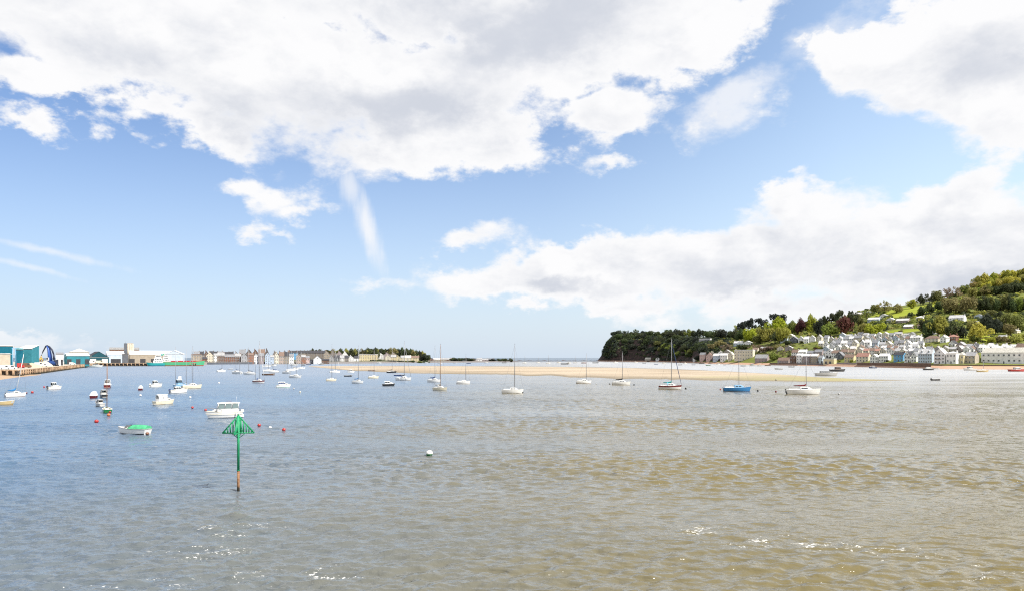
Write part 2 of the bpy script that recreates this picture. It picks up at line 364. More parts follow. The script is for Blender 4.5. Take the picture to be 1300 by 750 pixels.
# far bank: bearing column -> (shore distance, [(metres behind shore, photo row of the ground)])
BANK = [
    (758, 1850, [(0, 461), (300, 461)]),
    (764, 1815, [(0, 458.4), (10, 455.5), (40, 452), (100, 450), (300, 452)]),
    (772, 1790, [(0, 458.4), (10, 449), (35, 438), (100, 434), (300, 440)]),
    (780, 1760, [(0, 458.5), (12, 444), (50, 430), (120, 426), (300, 426)]),
    (800, 1720, [(0, 458.5), (16, 446), (60, 430), (140, 424.5), (300, 423)]),
    (840, 1560, [(0, 459), (18, 449), (70, 434), (140, 426.5), (300, 423)]),
    (870, 1350, [(0, 459.9), (20, 453), (80, 439), (160, 430), (300, 426)]),
    (890, 1180, [(0, 460.9), (30, 458.4), (45, 452), (110, 436), (200, 431.5), (320, 427)]),
    (920, 1050, [(0, 461.8), (30, 458.6), (50, 453), (110, 441), (180, 433), (300, 427)]),
    (960, 950, [(0, 462.6), (20, 459.6), (70, 451), (120, 441), (190, 432), (300, 421), (420, 414)]),
    (1000, 870, [(0, 463.5), (6, 461), (25, 460.4), (70, 450), (120, 441), (170, 432), (220, 425), (330, 415), (420, 410)]),
    (1050, 800, [(0, 464.3), (6, 461.4), (25, 461), (70, 450), (120, 441), (170, 432), (220, 426), (330, 413), (420, 408)]),
    (1100, 720, [(0, 465.5), (6, 462.2), (25, 461.5), (60, 453), (110, 441), (160, 432), (210, 425), (300, 411), (400, 398), (480, 393)]),
    (1150, 660, [(0, 466.6), (6, 463), (25, 461.5), (60, 453), (100, 443), (150, 433), (200, 424), (300, 408), (400, 393), (500, 387), (560, 387)]),
    (1200, 610, [(0, 467.7), (14, 464), (18, 461.2), (30, 460.6), (55, 454), (90, 446), (130, 436), (180, 426), (300, 406), (420, 387), (520, 376)]),
    (1250, 590, [(0, 468.2), (14, 464.6), (18, 461.6), (34, 460.6), (60, 454), (95, 446), (130, 437), (190, 427), (310, 404), (430, 381), (540, 364)]),
    (1300, 580, [(0, 468.4), (14, 464.8), (18, 461.6), (34, 460.6), (60, 454), (95, 446), (130, 437), (190, 427), (310, 403), (430, 375), (540, 355)]),
    (1450, 560, [(0, 469), (14, 465), (18, 462), (34, 461), (60, 454), (95, 446), (130, 437), (190, 427), (310, 400), (430, 366), (540, 340)]),
]
def bank_prof(k, u):
    S, prof = BANK[k][1], BANK[k][2]
    if u <= 0: return u * .08
    if u > prof[-1][0]:
        d = S + prof[-1][0]
        return zrow(prof[-1][1], d) - (u - prof[-1][0]) * .12
    row = interp(prof, u)
    return max(0.02 if u > 0 else -9, zrow(row, S + u))
def bank_z(px, d):
    for k in range(len(BANK) - 1):
        if BANK[k][0] <= px <= BANK[k + 1][0] or k == len(BANK) - 2:
            t = min(1, max(0, (px - BANK[k][0]) / (BANK[k + 1][0] - BANK[k][0])))
            S = lerp(BANK[k][1], BANK[k + 1][1], t)
            if px < BANK[0][0]: return -1
            return lerp(bank_prof(k, d - S), bank_prof(k + 1, d - S), t)
def bank_S(px): return interp([(b[0], b[1]) for b in BANK], px)
def bank_at(px, row):                 # first ground point on this bearing that shows at this photo row
    S = bank_S(px); u = 3.0; last = None
    while u < 900:
        d = S + u
        r = HZ - (bank_z(px, d) - CAMZ) * F / d
        if r <= row: break
        u += 1.5
    if u >= 900:                      # row lies above the ridge: stand on the ridge
        u = min((HZ - (bank_z(px, S + k * 4) - CAMZ) * F / (S + k * 4), k * 4) for k in range(1, 200))[1]
    d = S + u
    x, y = at(px, d)
    return x, y, bank_z(px, d)
# the town across the harbour on the left
TOWN = [(150, 1000, [(0, 3.0), (60, 3.0), (300, 4)]), (262, 1000, [(0, 2.6), (40, 3), (90, 6), (130, 9), (300, 10)]), (330, 1080, [(0, 2.6), (40, 3.2), (90, 8), (140, 11), (300, 12)]), (400, 1130, [(0, 2.4), (40, 3.2), (90, 8), (140, 11), (300, 12)]),
        (470, 1200, [(0, 1.0), (30, 3.0), (90, 7), (150, 11), (300, 13)]), (520, 1270, [(0, .8), (30, 3.0), (90, 6), (150, 9), (300, 9)]), (546, 1330, [(0, .6), (30, 2.4), (90, 3), (150, 3), (300, 3)]),
        (600, 1420, [(0, .6), (30, 2.2), (90, 3), (150, 3), (300, 2)]), (650, 1520, [(0, .5), (30, 1.8), (90, 2), (150, 1.5), (300, 0)]), (662, 1600, [(0, -.5), (300, -.5)])]
def town_z(px, d):
    for k in range(len(TOWN) - 1):
        if TOWN[k][0] <= px <= TOWN[k + 1][0]:
            t = (px - TOWN[k][0]) / (TOWN[k + 1][0] - TOWN[k][0])
            S = lerp(TOWN[k][1], TOWN[k + 1][1], t)
            u = d - S
            if u <= 0: return u * .05
            return lerp(interp(TOWN[k][2], u), interp(TOWN[k + 1][2], u), t)
    return 0
def town_S(px): return interp([(b[0], b[1]) for b in TOWN], px)

def ground_mat(name, kind):
    m, nt, b = newmat(name)
    g = nd(nt, 'ShaderNodeNewGeometry').outputs
    P = g['Position']; nz = nd(nt, 'ShaderNodeSeparateXYZ', {0: g['Normal']}).outputs[2]; z = nd(nt, 'ShaderNodeSeparateXYZ', {0: P}).outputs[2]
    n1 = noise_tex(nt, P, .03, 5, .6); n2 = noise_tex(nt, P, .25, 5, .65)
    px = nd(nt, 'ShaderNodeSeparateXYZ', {0: P}).outputs
    if kind == 'bank':
        grass = mixc(nt, mrange(nt, n1, .35, .65), (.21, .25, .025), (.27, .30, .04))
        scrub = mixc(nt, mrange(nt, n2, .35, .65), (.075, .10, .028), (.19, .20, .05))
        field = None
        for px_, row_, ra, rb, rot in ((1156, 393, 52, 60, -20), (1178, 390, 26, 40, -20), (1140, 421.5, 42, 13, -25), (1118, 423, 22, 10, -25), (1072, 425, 22, 9, -20), (1250, 430, 40, 26, -20), (1285, 428, 34, 26, 0)):
            fx, fy, _ = bank_at(px_, row_)
            e = vmath(nt, 'LENGTH', nd(nt, 'ShaderNodeMapping', {'Vector': P, 'Location': (fx, fy, 0), 'Rotation': (0, 0, R(rot)), 'Scale': (ra, rb, 500)}, vector_type='TEXTURE').outputs[0]).outputs['Value']
            field = e if field is None else mth(nt, 'MINIMUM', field, e)
        field = mrange(nt, mth(nt, 'MULTIPLY_ADD', n1, .5, field), 1.35, 1.15)
        rough_ = mixc(nt, mrange(nt, n1, .45, .6), scrub, (.15, .17, .04))
        veg = mixc(nt, field, rough_, grass)
        rock = mixc(nt, mrange(nt, noise_tex(nt, nd(nt, 'ShaderNodeMapping', {'Vector': P, 'Scale': (.05, .05, .22)}).outputs[0], 1.0, 6, .65), .35, .65), (.040, .029, .030), (.085, .055, .050))
        rock = mixc(nt, mrange(nt, n2, .52, .60), rock, (.022, .030, .016))
        rel = mth(nt, 'DIVIDE', px[1], 1.0)
        c = mixc(nt, mrange(nt, nz, .93, .86), veg, rock)
        far = mrange(nt, px[1], 1240, 1340)
        c = mixc(nt, far, mixc(nt, mrange(nt, nz, .80, .65), veg, rock), mixc(nt, mrange(nt, nz, .93, .84), scrub, rock))
        sand = mixc(nt, n2, (.36, .22, .15), (.50, .33, .24))
        c = mixc(nt, mrange(nt, mth(nt, 'MULTIPLY_ADD', n2, 1.0, z), 3.4, 2.8), c, sand)
    else:
        grassy = mixc(nt, mrange(nt, n2, .4, .6), (.06, .075, .03), (.20, .18, .15))
        sand = mixc(nt, n2, (.15, .14, .14), (.24, .22, .21))
        c = mixc(nt, mrange(nt, mth(nt, 'MULTIPLY_ADD', n2, 1.0, z), 3.6, 2.8), grassy, sand)
    nt.links.new(c, b.inputs['Base Color']); b.inputs['Roughness'].default_value = .95; b.inputs['Specular IOR Level'].default_value = .1
    return m
def sheet(name, zf, Sf, p0, p1, npx, us, mat, lab):
    mb = MB(); secs = []
    for u in us:
        row = []
        for i in range(npx + 1):
            px = lerp(p0, p1, i / npx); d = Sf(px) + u; x, y = at(px, d)
            j = (mnoise.noise(Vector((x * .04, y * .04, 3))) * min(1, max(0, u) / 60) * 1.2)
            row.append((x, y, zf(px, d) + j))
        secs.append(row)
    mb.loft(secs, 0, True)
    return tag(mb.build(name, mat), lab, None, None, 'structure')
us = [-12, -4, 0, 3, 6, 9, 12, 15, 18, 21, 25, 30, 36, 43, 50, 57, 64, 72, 80, 90, 100, 110, 120, 130, 140, 150, 160, 175, 190, 205, 220, 240, 260, 280, 300, 325, 350, 375, 400, 430, 460, 500, 540, 580, 640, 720, 820, 950]
sheet('hill', bank_z, bank_S, 758.5, 1440, 170, us, ground_mat('hillside', 'bank'), 'green hillside and headland rising behind the waterfront on the far bank')
sheet('town_terrain', town_z, town_S, 252, 661, 90, [-10, 0, 8, 16, 24, 32, 40, 55, 70, 90, 110, 130, 150, 200, 300], ground_mat('town_ground', 'town'), 'low ground and pale beach under the harbour town')

# sandbar laid bare by the tide
def build_sandbar():
    m, nt, b = newmat('wet_sand')
    P = nd(nt, 'ShaderNodeNewGeometry').outputs['Position']
    s = nd(nt, 'ShaderNodeSeparateXYZ', {0: P}).outputs
    n1 = noise_tex(nt, nd(nt, 'ShaderNodeMapping', {'Vector': P, 'Scale': (.012, .03, 1)}).outputs[0], 1.0, 5, .6); n2 = noise_tex(nt, P, .4, 4, .6)
    c = mixc(nt, mrange(nt, n1, .35, .62), (.30, .232, .155), (.42, .342, .245))
    # green weed grows on the low nearer margin at the right half
    t = mth(nt, 'ADD', mth(nt, 'MULTIPLY_ADD', s[0], .0016, mth(nt, 'MULTIPLY', s[1], -.0040)), mth(nt, 'MULTIPLY_ADD', n1, .75, 1.02))
    weed = mixc(nt, n2, (.22, .205, .075), (.31, .275, .115))
    c = mixc(nt, mth(nt, 'MULTIPLY', mrange(nt, t, .10, .32), .85), c, weed)
    c = mixc(nt, mrange(nt, mth(nt, 'MULTIPLY_ADD', n1, .45, s[2]), .56, .24), c, (.19, .15, .095))
    nt.links.new(c, b.inputs['Base Color']); b.inputs['Roughness'].default_value = .75
    nearE = [(392, 464.9), (420, 467.6), (450, 470.3), (500, 473), (560, 474.6), (640, 475.6), (700, 477.6), (760, 480.2), (840, 481.7), (900, 482.8), (960, 483.6), (1040, 484.2), (1100, 483.3), (1152, 482.3)]
    farE = [(392, 464.6), (420, 463.9), (450, 463.7), (500, 463.6), (560, 463.8), (640, 464.2), (700, 464.7), (780, 465.8), (860, 467.8), (920, 470.4), (960, 472.6), (1000, 475), (1040, 478.2), (1090, 480.6), (1152, 481.9)]
    mb = MB(); secs = []
    for k in range(9):
        t = k / 8; row = []
        for i in range(100):
            px = lerp(392, 1152, i / 99)
            dn = CAMZ * F / (interp(nearE, px) - HZ); df = CAMZ * F / (interp(farE, px) - HZ)
            df = max(df, dn + 1)
            # ragged tide line
            w = mnoise.noise(Vector((px * .035, 7, 0))) * .06 + mnoise.noise(Vector((px * .12, 2, 0))) * .03
            d = lerp(dn, df, t + (w if k < 3 else 0)); x, y = at(px, d)
            z = .55 * (math.sin(math.pi * t) ** .7) * min(1, (df - dn) / 50 + .12) - .06 + .12 * mnoise.noise(Vector((x * .02, y * .02, 0))) * math.sin(math.pi * t)
            row.append((x, y, z))
        secs.append(row)
    mb.loft(secs, 0, True)
    tag(mb.build('sandbar', m), 'long low sandbar of pinkish sand edged with green weed', None, None, 'structure')
build_sandbar()
# ------------------------------------------------------------------ boats
GEL = {'white': (.80, .79, .76), 'cream': (.68, .62, .47), 'grey': (.42, .42, .41), 'maroon': (.16, .022, .022), 'green': (.02, .20, .06), 'black': (.022, .024, .028), 'navy': (.03, .06, .17), 'blue': (.03, .18, .42),
       'tan': (.52, .40, .20), 'red': (.42, .035, .03), 'teal': (.02, .30, .30), 'brown': (.15, .08, .045), 'sky': (.22, .42, .62), 'yellow': (.70, .48, .08), 'orange': (.62, .16, .05), 'leaf': (.08, .40, .20), 'rust': (.20, .09, .05)}
def gel(c): return paint('gelcoat_' + c, GEL[c], .28, 0, .10, .6, .5)
def cloth(c): return paint('canvas_' + c, GEL[c], .85, 0, .22, 2.0, .1)
GLASS = None
def mats_common():
    global GLASS, ALU, ROPE, RUB, WOOD
    GLASS, nt, b = newmat('tinted_glass'); b.inputs['Base Color'].default_value = (.03, .045, .055, 1); b.inputs['Roughness'].default_value = .06; b.inputs['Specular IOR Level'].default_value = .8
    ALU = paint('mast_alloy', (.30, .30, .31), .42, .2, .08); ROPE = paint('rigging_wire', (.25, .25, .26), .5, .5, .1); RUB = paint('black_rubber', (.02, .02, .022), .6); WOOD = paint('varnished_spar', (.25, .13, .06), .5)
mats_common()

def hull_sections(L, B, fb, tr=.72, rake=.12, full=.45, n=13, draft=.3):
    secs = []
    for k in range(n):
        s = k / (n - 1); s = 1 - (1 - s) ** 1.25
        if s > full: w = (1 - ((s - full) / (1 - full)) ** 2.0) ** .85 if s < 1 else 0.0
        else: w = tr + (1 - tr) * (1 - ((full - s) / full) ** 2)
        w = max(w, .02) * B / 2
        sh = fb * (.92 + .42 * max(0, s - .3) ** 2 * 1.6 + .04 * (1 - s))
        x = (s - .5) * L
        def pt(f, z):
            xx = x + rake * L * .5 * (z / fb) * s ** 5 - (.05 * L * (z / fb) * (1 - s) ** 6)
            return (xx, w * f, z)
        half = [(0.0, -draft), (.5, -draft * .75), (.84, -.02), (.90, .09), (.95, sh * .55), (1.0, sh)]
        sec = [(lambda p: (p[0], -p[1], p[2]))(pt(f, z)) for f, z in reversed(half)] + [pt(f, z) for f, z in half[1:]]
        secs.append(sec)
    return secs
def hull_part(root, L, B, fb, top, foul, stripe=None, **kw):
    secs = hull_sections(L, B, fb, **kw)
    def mat(k, j): return 1 if j in (1, 2, 3, 4, 5, 6, 7, 8) and 1 <= j <= 8 and (2 <= j <= 7) else (2 if j in (0, 9) and stripe else 0)
    mb = MB(); mb.loft(secs, mat, True, False)
    n = len(secs[0])
    mb.quad(secs[0][::-1], 0)
    mats = [top, foul] + ([stripe] if stripe else [])
    # strips 0..9: 0 and 9 are the sheer strake, 1 and 8 the topsides, 2..7 below the boot line
    mb.build('hull', mats, root)
    return secs
def deck_part(root, secs, m, name='deck', drop=.03, inset=.98, camber=.04):
    mb = MB(); rows = []
    for s in secs:
        a, b = s[0], s[-1]
        rows.append([(a[0], a[1] * inset, a[2] - drop), (a[0], 0, a[2] - drop + camber), (b[0], b[1] * inset, b[2] - drop)])
    mb.loft(rows, 0, False); mb.build(name, m, root)
def sheer_at(secs, x):
    b = min(secs, key=lambda s: abs(s[-1][0] - x)); return b[-1][1], b[-1][2]
def inside_part(root, secs, m, depth):
    """open boat: inner skin and sole below the gunwale"""
    mb = MB(); rows = []
    for s in secs[:-1]:
        a, b = s[0], s[-1]; zf = max(.06, a[2] - depth)
        rows.append([(a[0] + .05, a[1] * .96, a[2] + .01), (a[0] + .05, a[1] * .84, a[2] - .02), (a[0] + .05, a[1] * .74, zf), (b[0] + .05, b[1] * .74, zf), (b[0] + .05, b[1] * .84, b[2] - .02), (b[0] + .05, b[1] * .96, b[2] + .01)])
    mb.loft(rows, 0, False); mb.build('inside', m, root)
def gunwale_part(root, secs, m, r=.035):
    mb = MB()
    mb.tube([s[-1] for s in secs], r, 6); mb.tube([s[0] for s in secs], r, 6)
    mb.tube([secs[0][0], secs[0][-1]], r, 6)
    mb.build('gunwale', m, root)
def cabin_part(root, x0, x1, w0, w1, z0, h, m, win=2, glass=None, slope=.35, name='cabin', front=True, hump=.05, roofm=None):
    """low or high cabin lofted along the boat, with side and front windows as its own parts"""
    mb = MB(); rows = []
    N = 7
    for k in range(N):
        t = k / (N - 1); x = lerp(x0, x1, t); w = lerp(w0, w1, t); hh = h * (1 if t < .75 else 1 - (t - .75) / .25 * slope)
        rows.append([(x, -w, z0), (x, -w * .90, z0 + hh * .92), (x, -w * .55, z0 + hh + hump), (x, w * .55, z0 + hh + hump), (x, w * .90, z0 + hh * .92), (x, w, z0)])
    mb.loft(rows, 0, False, False, True, True); c = mb.build(name, m, root)
    g = glass or GLASS
    for sgn in (-1, 1):
        for k in range(win):
            a = lerp(.08, .80, k / win); b = lerp(.08, .80, (k + .78) / win)
            q = []
            for t, f in ((a, .36), (b, .36), (b, .76), (a, .76)):
                x = lerp(x0, x1, t); w = lerp(w0, w1, t)
                q.append((x, sgn * (w * lerp(1, .90, f / .92) + .012), z0 + h * f))
            wb = MB(); wb.quad(q if sgn < 0 else q[::-1]); wb.build('window', g, c)
    return c
def windscreen(root, x0, x1, w, z0, h, lean=.3, m=None):
    mb = MB()
    for y0, y1 in ((-w, -.04), (.04, w)):
        mb.quad([(x0, y0, z0), (x0, y1, z0), (x0 - lean, y1 * .88, z0 + h), (x0 - lean, y0 * .88, z0 + h)])
    mb.build('windscreen', m or GLASS, root)
def outboard(root, x, z, y=0, cm=None, tilt=0.0, s=1.0):
    mb = MB(); mb.box((x - .16 * s, y, z + .32 * s), (.42 * s, .30 * s, .40 * s), 0, 0, .8); mb.box((x - .12 * s, y, z - .05 * s), (.16 * s, .10 * s, .5 * s), 0, 0)
    mb.box((x - .16 * s, y, z - .38 * s), (.34 * s, .04 * s, .28 * s), 0, 0)
    o = mb.build('outboard', cm or RUB, root); return o
def rail(root, pts, posts, r=.02, m=None, name='rail'):
    mb = MB(); mb.tube(pts, r, 5)
    for a, b in posts: mb.tube([a, b], r, 5)
    mb.build(name, m or ALU, root)

def boat(label, cat, px, py, head, L, group=None, name=None):
    x, y = water(px, py); r = thing(name or cat.replace(' ', '_'), label, cat, (x, y, 0), R(head), group)
    return r, y
def yacht(label, px, py, head, L, top, hullc='white', foul='black', cover=None, stripe=None, win=2, hood=None, mizzen=None, ob=None, jib=None, mast='alu', lean=0.0, tiller=False, mastx=.08, fenders=0, name='sailboat', boom=True, group='sailing boats on their moorings', cabc='white', fine=True):
    r, d = boat(label, 'sailboat', px, py, head, L, group, name)
    B = L * .33; fb = L * .125 + .28
    secs = hull_part(r, L, B, fb, gel(hullc), gel(foul), gel(stripe) if stripe else None, tr=.62, rake=.10, draft=.35)
    deck_part(r, secs, gel('cream' if hullc == 'cream' else 'white'))
    cz = fb * .93
    cabin_part(r, -.10 * L, .26 * L, B * .30, B * .20, cz, L * .07 + .22, gel(cabc), win, slope=.6)
    cw = MB(); cw.loft([[(-.44 * L, -B * .24, cz + .02), (-.44 * L, -B * .21, cz + .26), (-.44 * L, -B * .17, cz + .26), (-.44 * L, -B * .15, cz + .02)], [(-.12 * L, -B * .28, cz + .02), (-.12 * L, -B * .25, cz + .3), (-.12 * L, -B * .21, cz + .3), (-.12 * L, -B * .19, cz + .02)]], 0, False, True, True, True)
    cw.loft([[(-.44 * L, B * .15, cz + .02), (-.44 * L, B * .17, cz + .26), (-.44 * L, B * .21, cz + .26), (-.44 * L, B * .24, cz + .02)], [(-.12 * L, B * .19, cz + .02), (-.12 * L, B * .21, cz + .3), (-.12 * L, B * .25, cz + .3), (-.12 * L, B * .28, cz + .02)]], 0, False, True, True, True)
    cw.build('cockpit_coaming', gel('white'), r)
    mz = zrow(top, d); mr = max(.075, d * .00022)
    mm = {'alu': ALU, 'wood': WOOD, 'white': gel('white'), 'dark': ROPE}[mast]
    mxp = mastx * L
    mt = MB(); mt.tube([(mxp, 0, cz), (mxp - lean * .5, 0, mz * .5), (mxp - lean, 0, mz)], [mr, mr, mr * .6], 8)
    mst = mt.build('mast', mm, r)
    sp = MB(); zc = cz + (mz - cz) * .55
    for s in (-1, 1): sp.tube([(mxp - lean * .5, 0, zc), (mxp - lean * .5 - .1, s * B * .32, zc + .05)], .025, 5)
    sp.build('spreader', mm, mst)
    hd = MB(); hd.box((mxp - lean, 0, mz + .1), (.3, .05, .05)); hd.tube([(mxp - lean, 0, mz), (mxp - lean, 0, mz + .55)], .018, 5); hd.build('masthead_fitting', ROPE, mst)
    rg = .016
    bowx = secs[-1][-1][0]
    for nm, p, q in (('forestay', (bowx - .1, 0, fb * 1.28), (mxp - lean, 0, mz * .97)), ('backstay', (-.48 * L, 0, fb), (mxp - lean, 0, mz * .99)), ('shroud', (mxp - .2, B * .46, fb), (mxp - lean, 0, mz * .93)), ('shroud', (mxp - .2, -B * .46, fb), (mxp - lean, 0, mz * .93))):
        s = MB(); s.tube([p, q], rg, 4, 0, False); s.build(nm, ROPE, r)
    if jib:
        j = MB(); a = Vector((bowx - .2, 0, fb * 1.5)); b2 = Vector((mxp - lean, 0, mz * .92)); j.tube([a, a.lerp(b2, .25), a.lerp(b2, .8), b2], [.05, .10, .07, .03], 6); j.build('furled_jib', cloth(jib), r)
    if boom:
        bz = cz + L * .062 + .55; bl = min(L * .40, mz * .38)
        bm = MB(); bm.tube([(mxp - .1, 0, bz), (mxp - bl, 0, bz - .05)], .055, 6); bo = bm.build('boom', mm, r)
        if cover:
            c = MB(); c.tube([(mxp + .05, 0, bz + .75), (mxp - .08, 0, bz + .42), (mxp - .35, 0, bz + .16), (mxp - bl * .55, 0, bz + .08), (mxp - bl, 0, bz + .06)], [.09, .17, .22, .17, .10], 7); c.build('sail_cover', cloth(cover), r)
    if hood:
        h = MB(); rows = []
        for k in range(5):
            t = k / 4; x = lerp(-.14 * L, -.02 * L, t); hh = (.85 + .1 * math.sin(math.pi * t)) * (1 - t * .45); w = B * .27
            rows.append([(x, -w, cz + .15), (x, -w * .85, cz + hh * .8 + .2), (x, 0, cz + hh + .25), (x, w * .85, cz + hh * .8 + .2), (x, w, cz + .15)])
        h.loft(rows, 0, True); h.build('spray_hood', cloth(hood), r)
    if mizzen:
        m2 = zrow(mizzen, d); mm2 = MB(); mm2.tube([(-.30 * L, 0, cz), (-.30 * L, 0, m2)], [mr * .9, mr * .55], 7); mm2.build('mizzen_mast', mm, r)
    # pulpit and pushpit
    w5, z5 = sheer_at(secs, .38 * L)
    rail(r, [(.36 * L, w5 * .9, fb * 1.2 + .55), (bowx, 0, fb * 1.3 + .6), (.36 * L, -w5 * .9, fb * 1.2 + .55)], [((.36 * L, w5 * .9, fb * 1.1), (.36 * L, w5 * .9, fb * 1.2 + .55)), ((.36 * L, -w5 * .9, fb * 1.1), (.36 * L, -w5 * .9, fb * 1.2 + .55)), ((bowx - .1, 0, fb * 1.25), (bowx, 0, fb * 1.3 + .6))], .018, ALU, 'pulpit')
    ws, zs = sheer_at(secs, -.46 * L)
    rail(r, [(-.34 * L, ws, zs + .6), (-.49 * L, ws * .95, zs + .6), (-.49 * L, -ws * .95, zs + .6), (-.34 * L, -ws, zs + .6)], [((x, s * ws * .95, zs), (x, s * ws * .95, zs + .6)) for x in (-.34 * L, -.49 * L) for s in (-1, 1)], .018, ALU, 'pushpit')
    rd = MB(); rd.box((-.515 * L, 0, fb * .35), (.08 * L * .6, .06, fb * 1.1)); rd.build('rudder', gel(foul if not tiller else 'black'), r)
    if ob: outboard(r, -.52 * L, fb * .7, B * .2, gel(ob))
    for k in range(fenders):
        f = MB(); x = lerp(-.2, .25, k / max(1, fenders - 1)) * L; w, z = sheer_at(secs, x)
        for sg in (-1,):
            f.tube([(x, sg * (w + .12), z - .1), (x, sg * (w + .12), z - .2), (x, sg * (w + .12), z - .6), (x, sg * (w + .12), z - .7)], [.03, .11, .11, .03], 7)
        f.build('fender', gel('white'), r)
    return r
def cruiser(label, px, py, head, L, hullc='white', foul='black', roofc='white', win=3, ob=None, cabh=1.3, cab=(-.18, .18), mast=None, stripe=None, glass=None, rails=True, cat='motor boat', name='motor_boat', cover=None, group='motor boats on their moorings', cabc='white', flag=None):
    """cabin motor boat: wheelhouse with raked windscreen and overhanging roof"""
    r, d = boat(label, cat, px, py, head, L, group, name)
    B = L * .37; fb = L * .14 + .25
    secs = hull_part(r, L, B, fb, gel(hullc), gel(foul), gel(stripe) if stripe else None, tr=.86, rake=.16, full=.42)
    gunwale_part(r, secs, gel('white' if hullc != 'white' else 'cream'), .04)
    deck_part(r, secs, gel('white' if hullc != 'tan' else 'tan'), inset=.96)
    z0 = fb * .95
    # fore-cabin, then wheelhouse
    cabin_part(r, .14 * L, .40 * L, B * .34, B * .14, z0 + .05, .42, gel(cabc), 1, slope=.8, name='fore_cabin')
    x0, x1 = cab[0] * L, cab[1] * L; w = B * .36
    c = MB()
    c.loft([[(x0, -w, z0), (x0, w, z0)], [(x1, -w * .94, z0), (x1, w * .94, z0)]], 0, False)
    lean = .32
    for s in (-1, 1):
        c.quad([(x0, s * w, z0), (x1, s * w * .94, z0), (x1, s * w * .94, z0 + cabh * .42), (x0, s * w, z0 + cabh * .42)])
        for k in range(win + 1):                                     # pillars between the side lights
            t = k / win; xa = lerp(x0, x1 - .02, t); xb = lerp(x0, x1 - lean, t)
            c.tube([(xa, s * lerp(w, w * .94, t), z0 + cabh * .40), (xb, s * w * .88, z0 + cabh)], .045, 5)
    c.quad([(x1, -w * .94, z0), (x1, w * .94, z0), (x1, w * .94, z0 + cabh * .42), (x1, -w * .94, z0 + cabh * .42)])
    c.quad([(x0, -w, z0), (x0, w, z0), (x0, w, z0 + cabh * .42), (x0, -w, z0 + cabh * .42)])
    cb = c.build('cabin', gel(cabc), r)
    for s in (-1, 1):
        for k in range(win):
            q = []
            for t, f in (((k + .1) / win, 0), ((k + .9) / win, 0), ((k + .9) / win, 1), ((k + .1) / win, 1)):
                q.append((lerp(lerp(x0, x1 - .02, t), lerp(x0, x1 - lean, t), f), s * lerp(lerp(w, w * .94, t), w * .88, f) * .985, z0 + cabh * (.43 + .54 * f)))
            g = MB(); g.quad(q if s < 0 else q[::-1]); g.build('window', glass or GLASS, cb)
    windscreen(cb, x1 - .02, 0, w * .92, z0 + cabh * .43, cabh * .54, lean - .02, glass)
    rf = MB(); rows = []
    for k in range(6):
        t = k / 5; x = lerp(x0 - .22, x1 - lean + .25, t); ww = w * (1.0 if 0 < k < 5 else .9); hz = .07 + .07 * math.sin(math.pi * t)
        rows.append([(x, -ww, z0 + cabh), (x, -ww * .92, z0 + cabh + hz), (x, 0, z0 + cabh + hz + .06), (x, ww * .92, z0 + cabh + hz), (x, ww, z0 + cabh), (x, 0, z0 + cabh - .02)])
    rf.loft(rows, 0, False, True, True, True); ro = rf.build('roof', gel(roofc), r)
    if rails:
        w5, z5 = sheer_at(secs, .25 * L); bowx = secs[-1][-1][0]
        rail(r, [(.10 * L, w5 * 1.05, z5 + .45), (.33 * L, w5 * .8, z5 + .55), (bowx - .1, 0, fb * 1.3 + .5), (.33 * L, -w5 * .8, z5 + .55), (.10 * L, -w5 * 1.05, z5 + .45)],
             [((x, s * w5 * f, z5), (x, s * w5 * f, z5 + .5)) for x, f in ((.10 * L, 1.05), (.22 * L, .98), (.33 * L, .8)) for s in (-1, 1)], .02)
    if ob: outboard(r, -.51 * L, fb * .75, 0, gel(ob), s=1.15)
    if mast:
        mz = zrow(mast, d); m = MB(); m.tube([(x0 + .2, 0, z0), (x0 + .2, 0, mz)], [max(.06, d * .0002), .04], 7); m.build('mast', WOOD if foul == 'brown' else ALU, r)
    tr = MB(); bx = -.5 * L; tr.box((bx - .22, 0, .12), (.45, B * .7, .05)); tr.build('swim_platform', gel('white'), r)
    return r, secs, (x0, x1, w, z0, cabh, fb, B, ro)
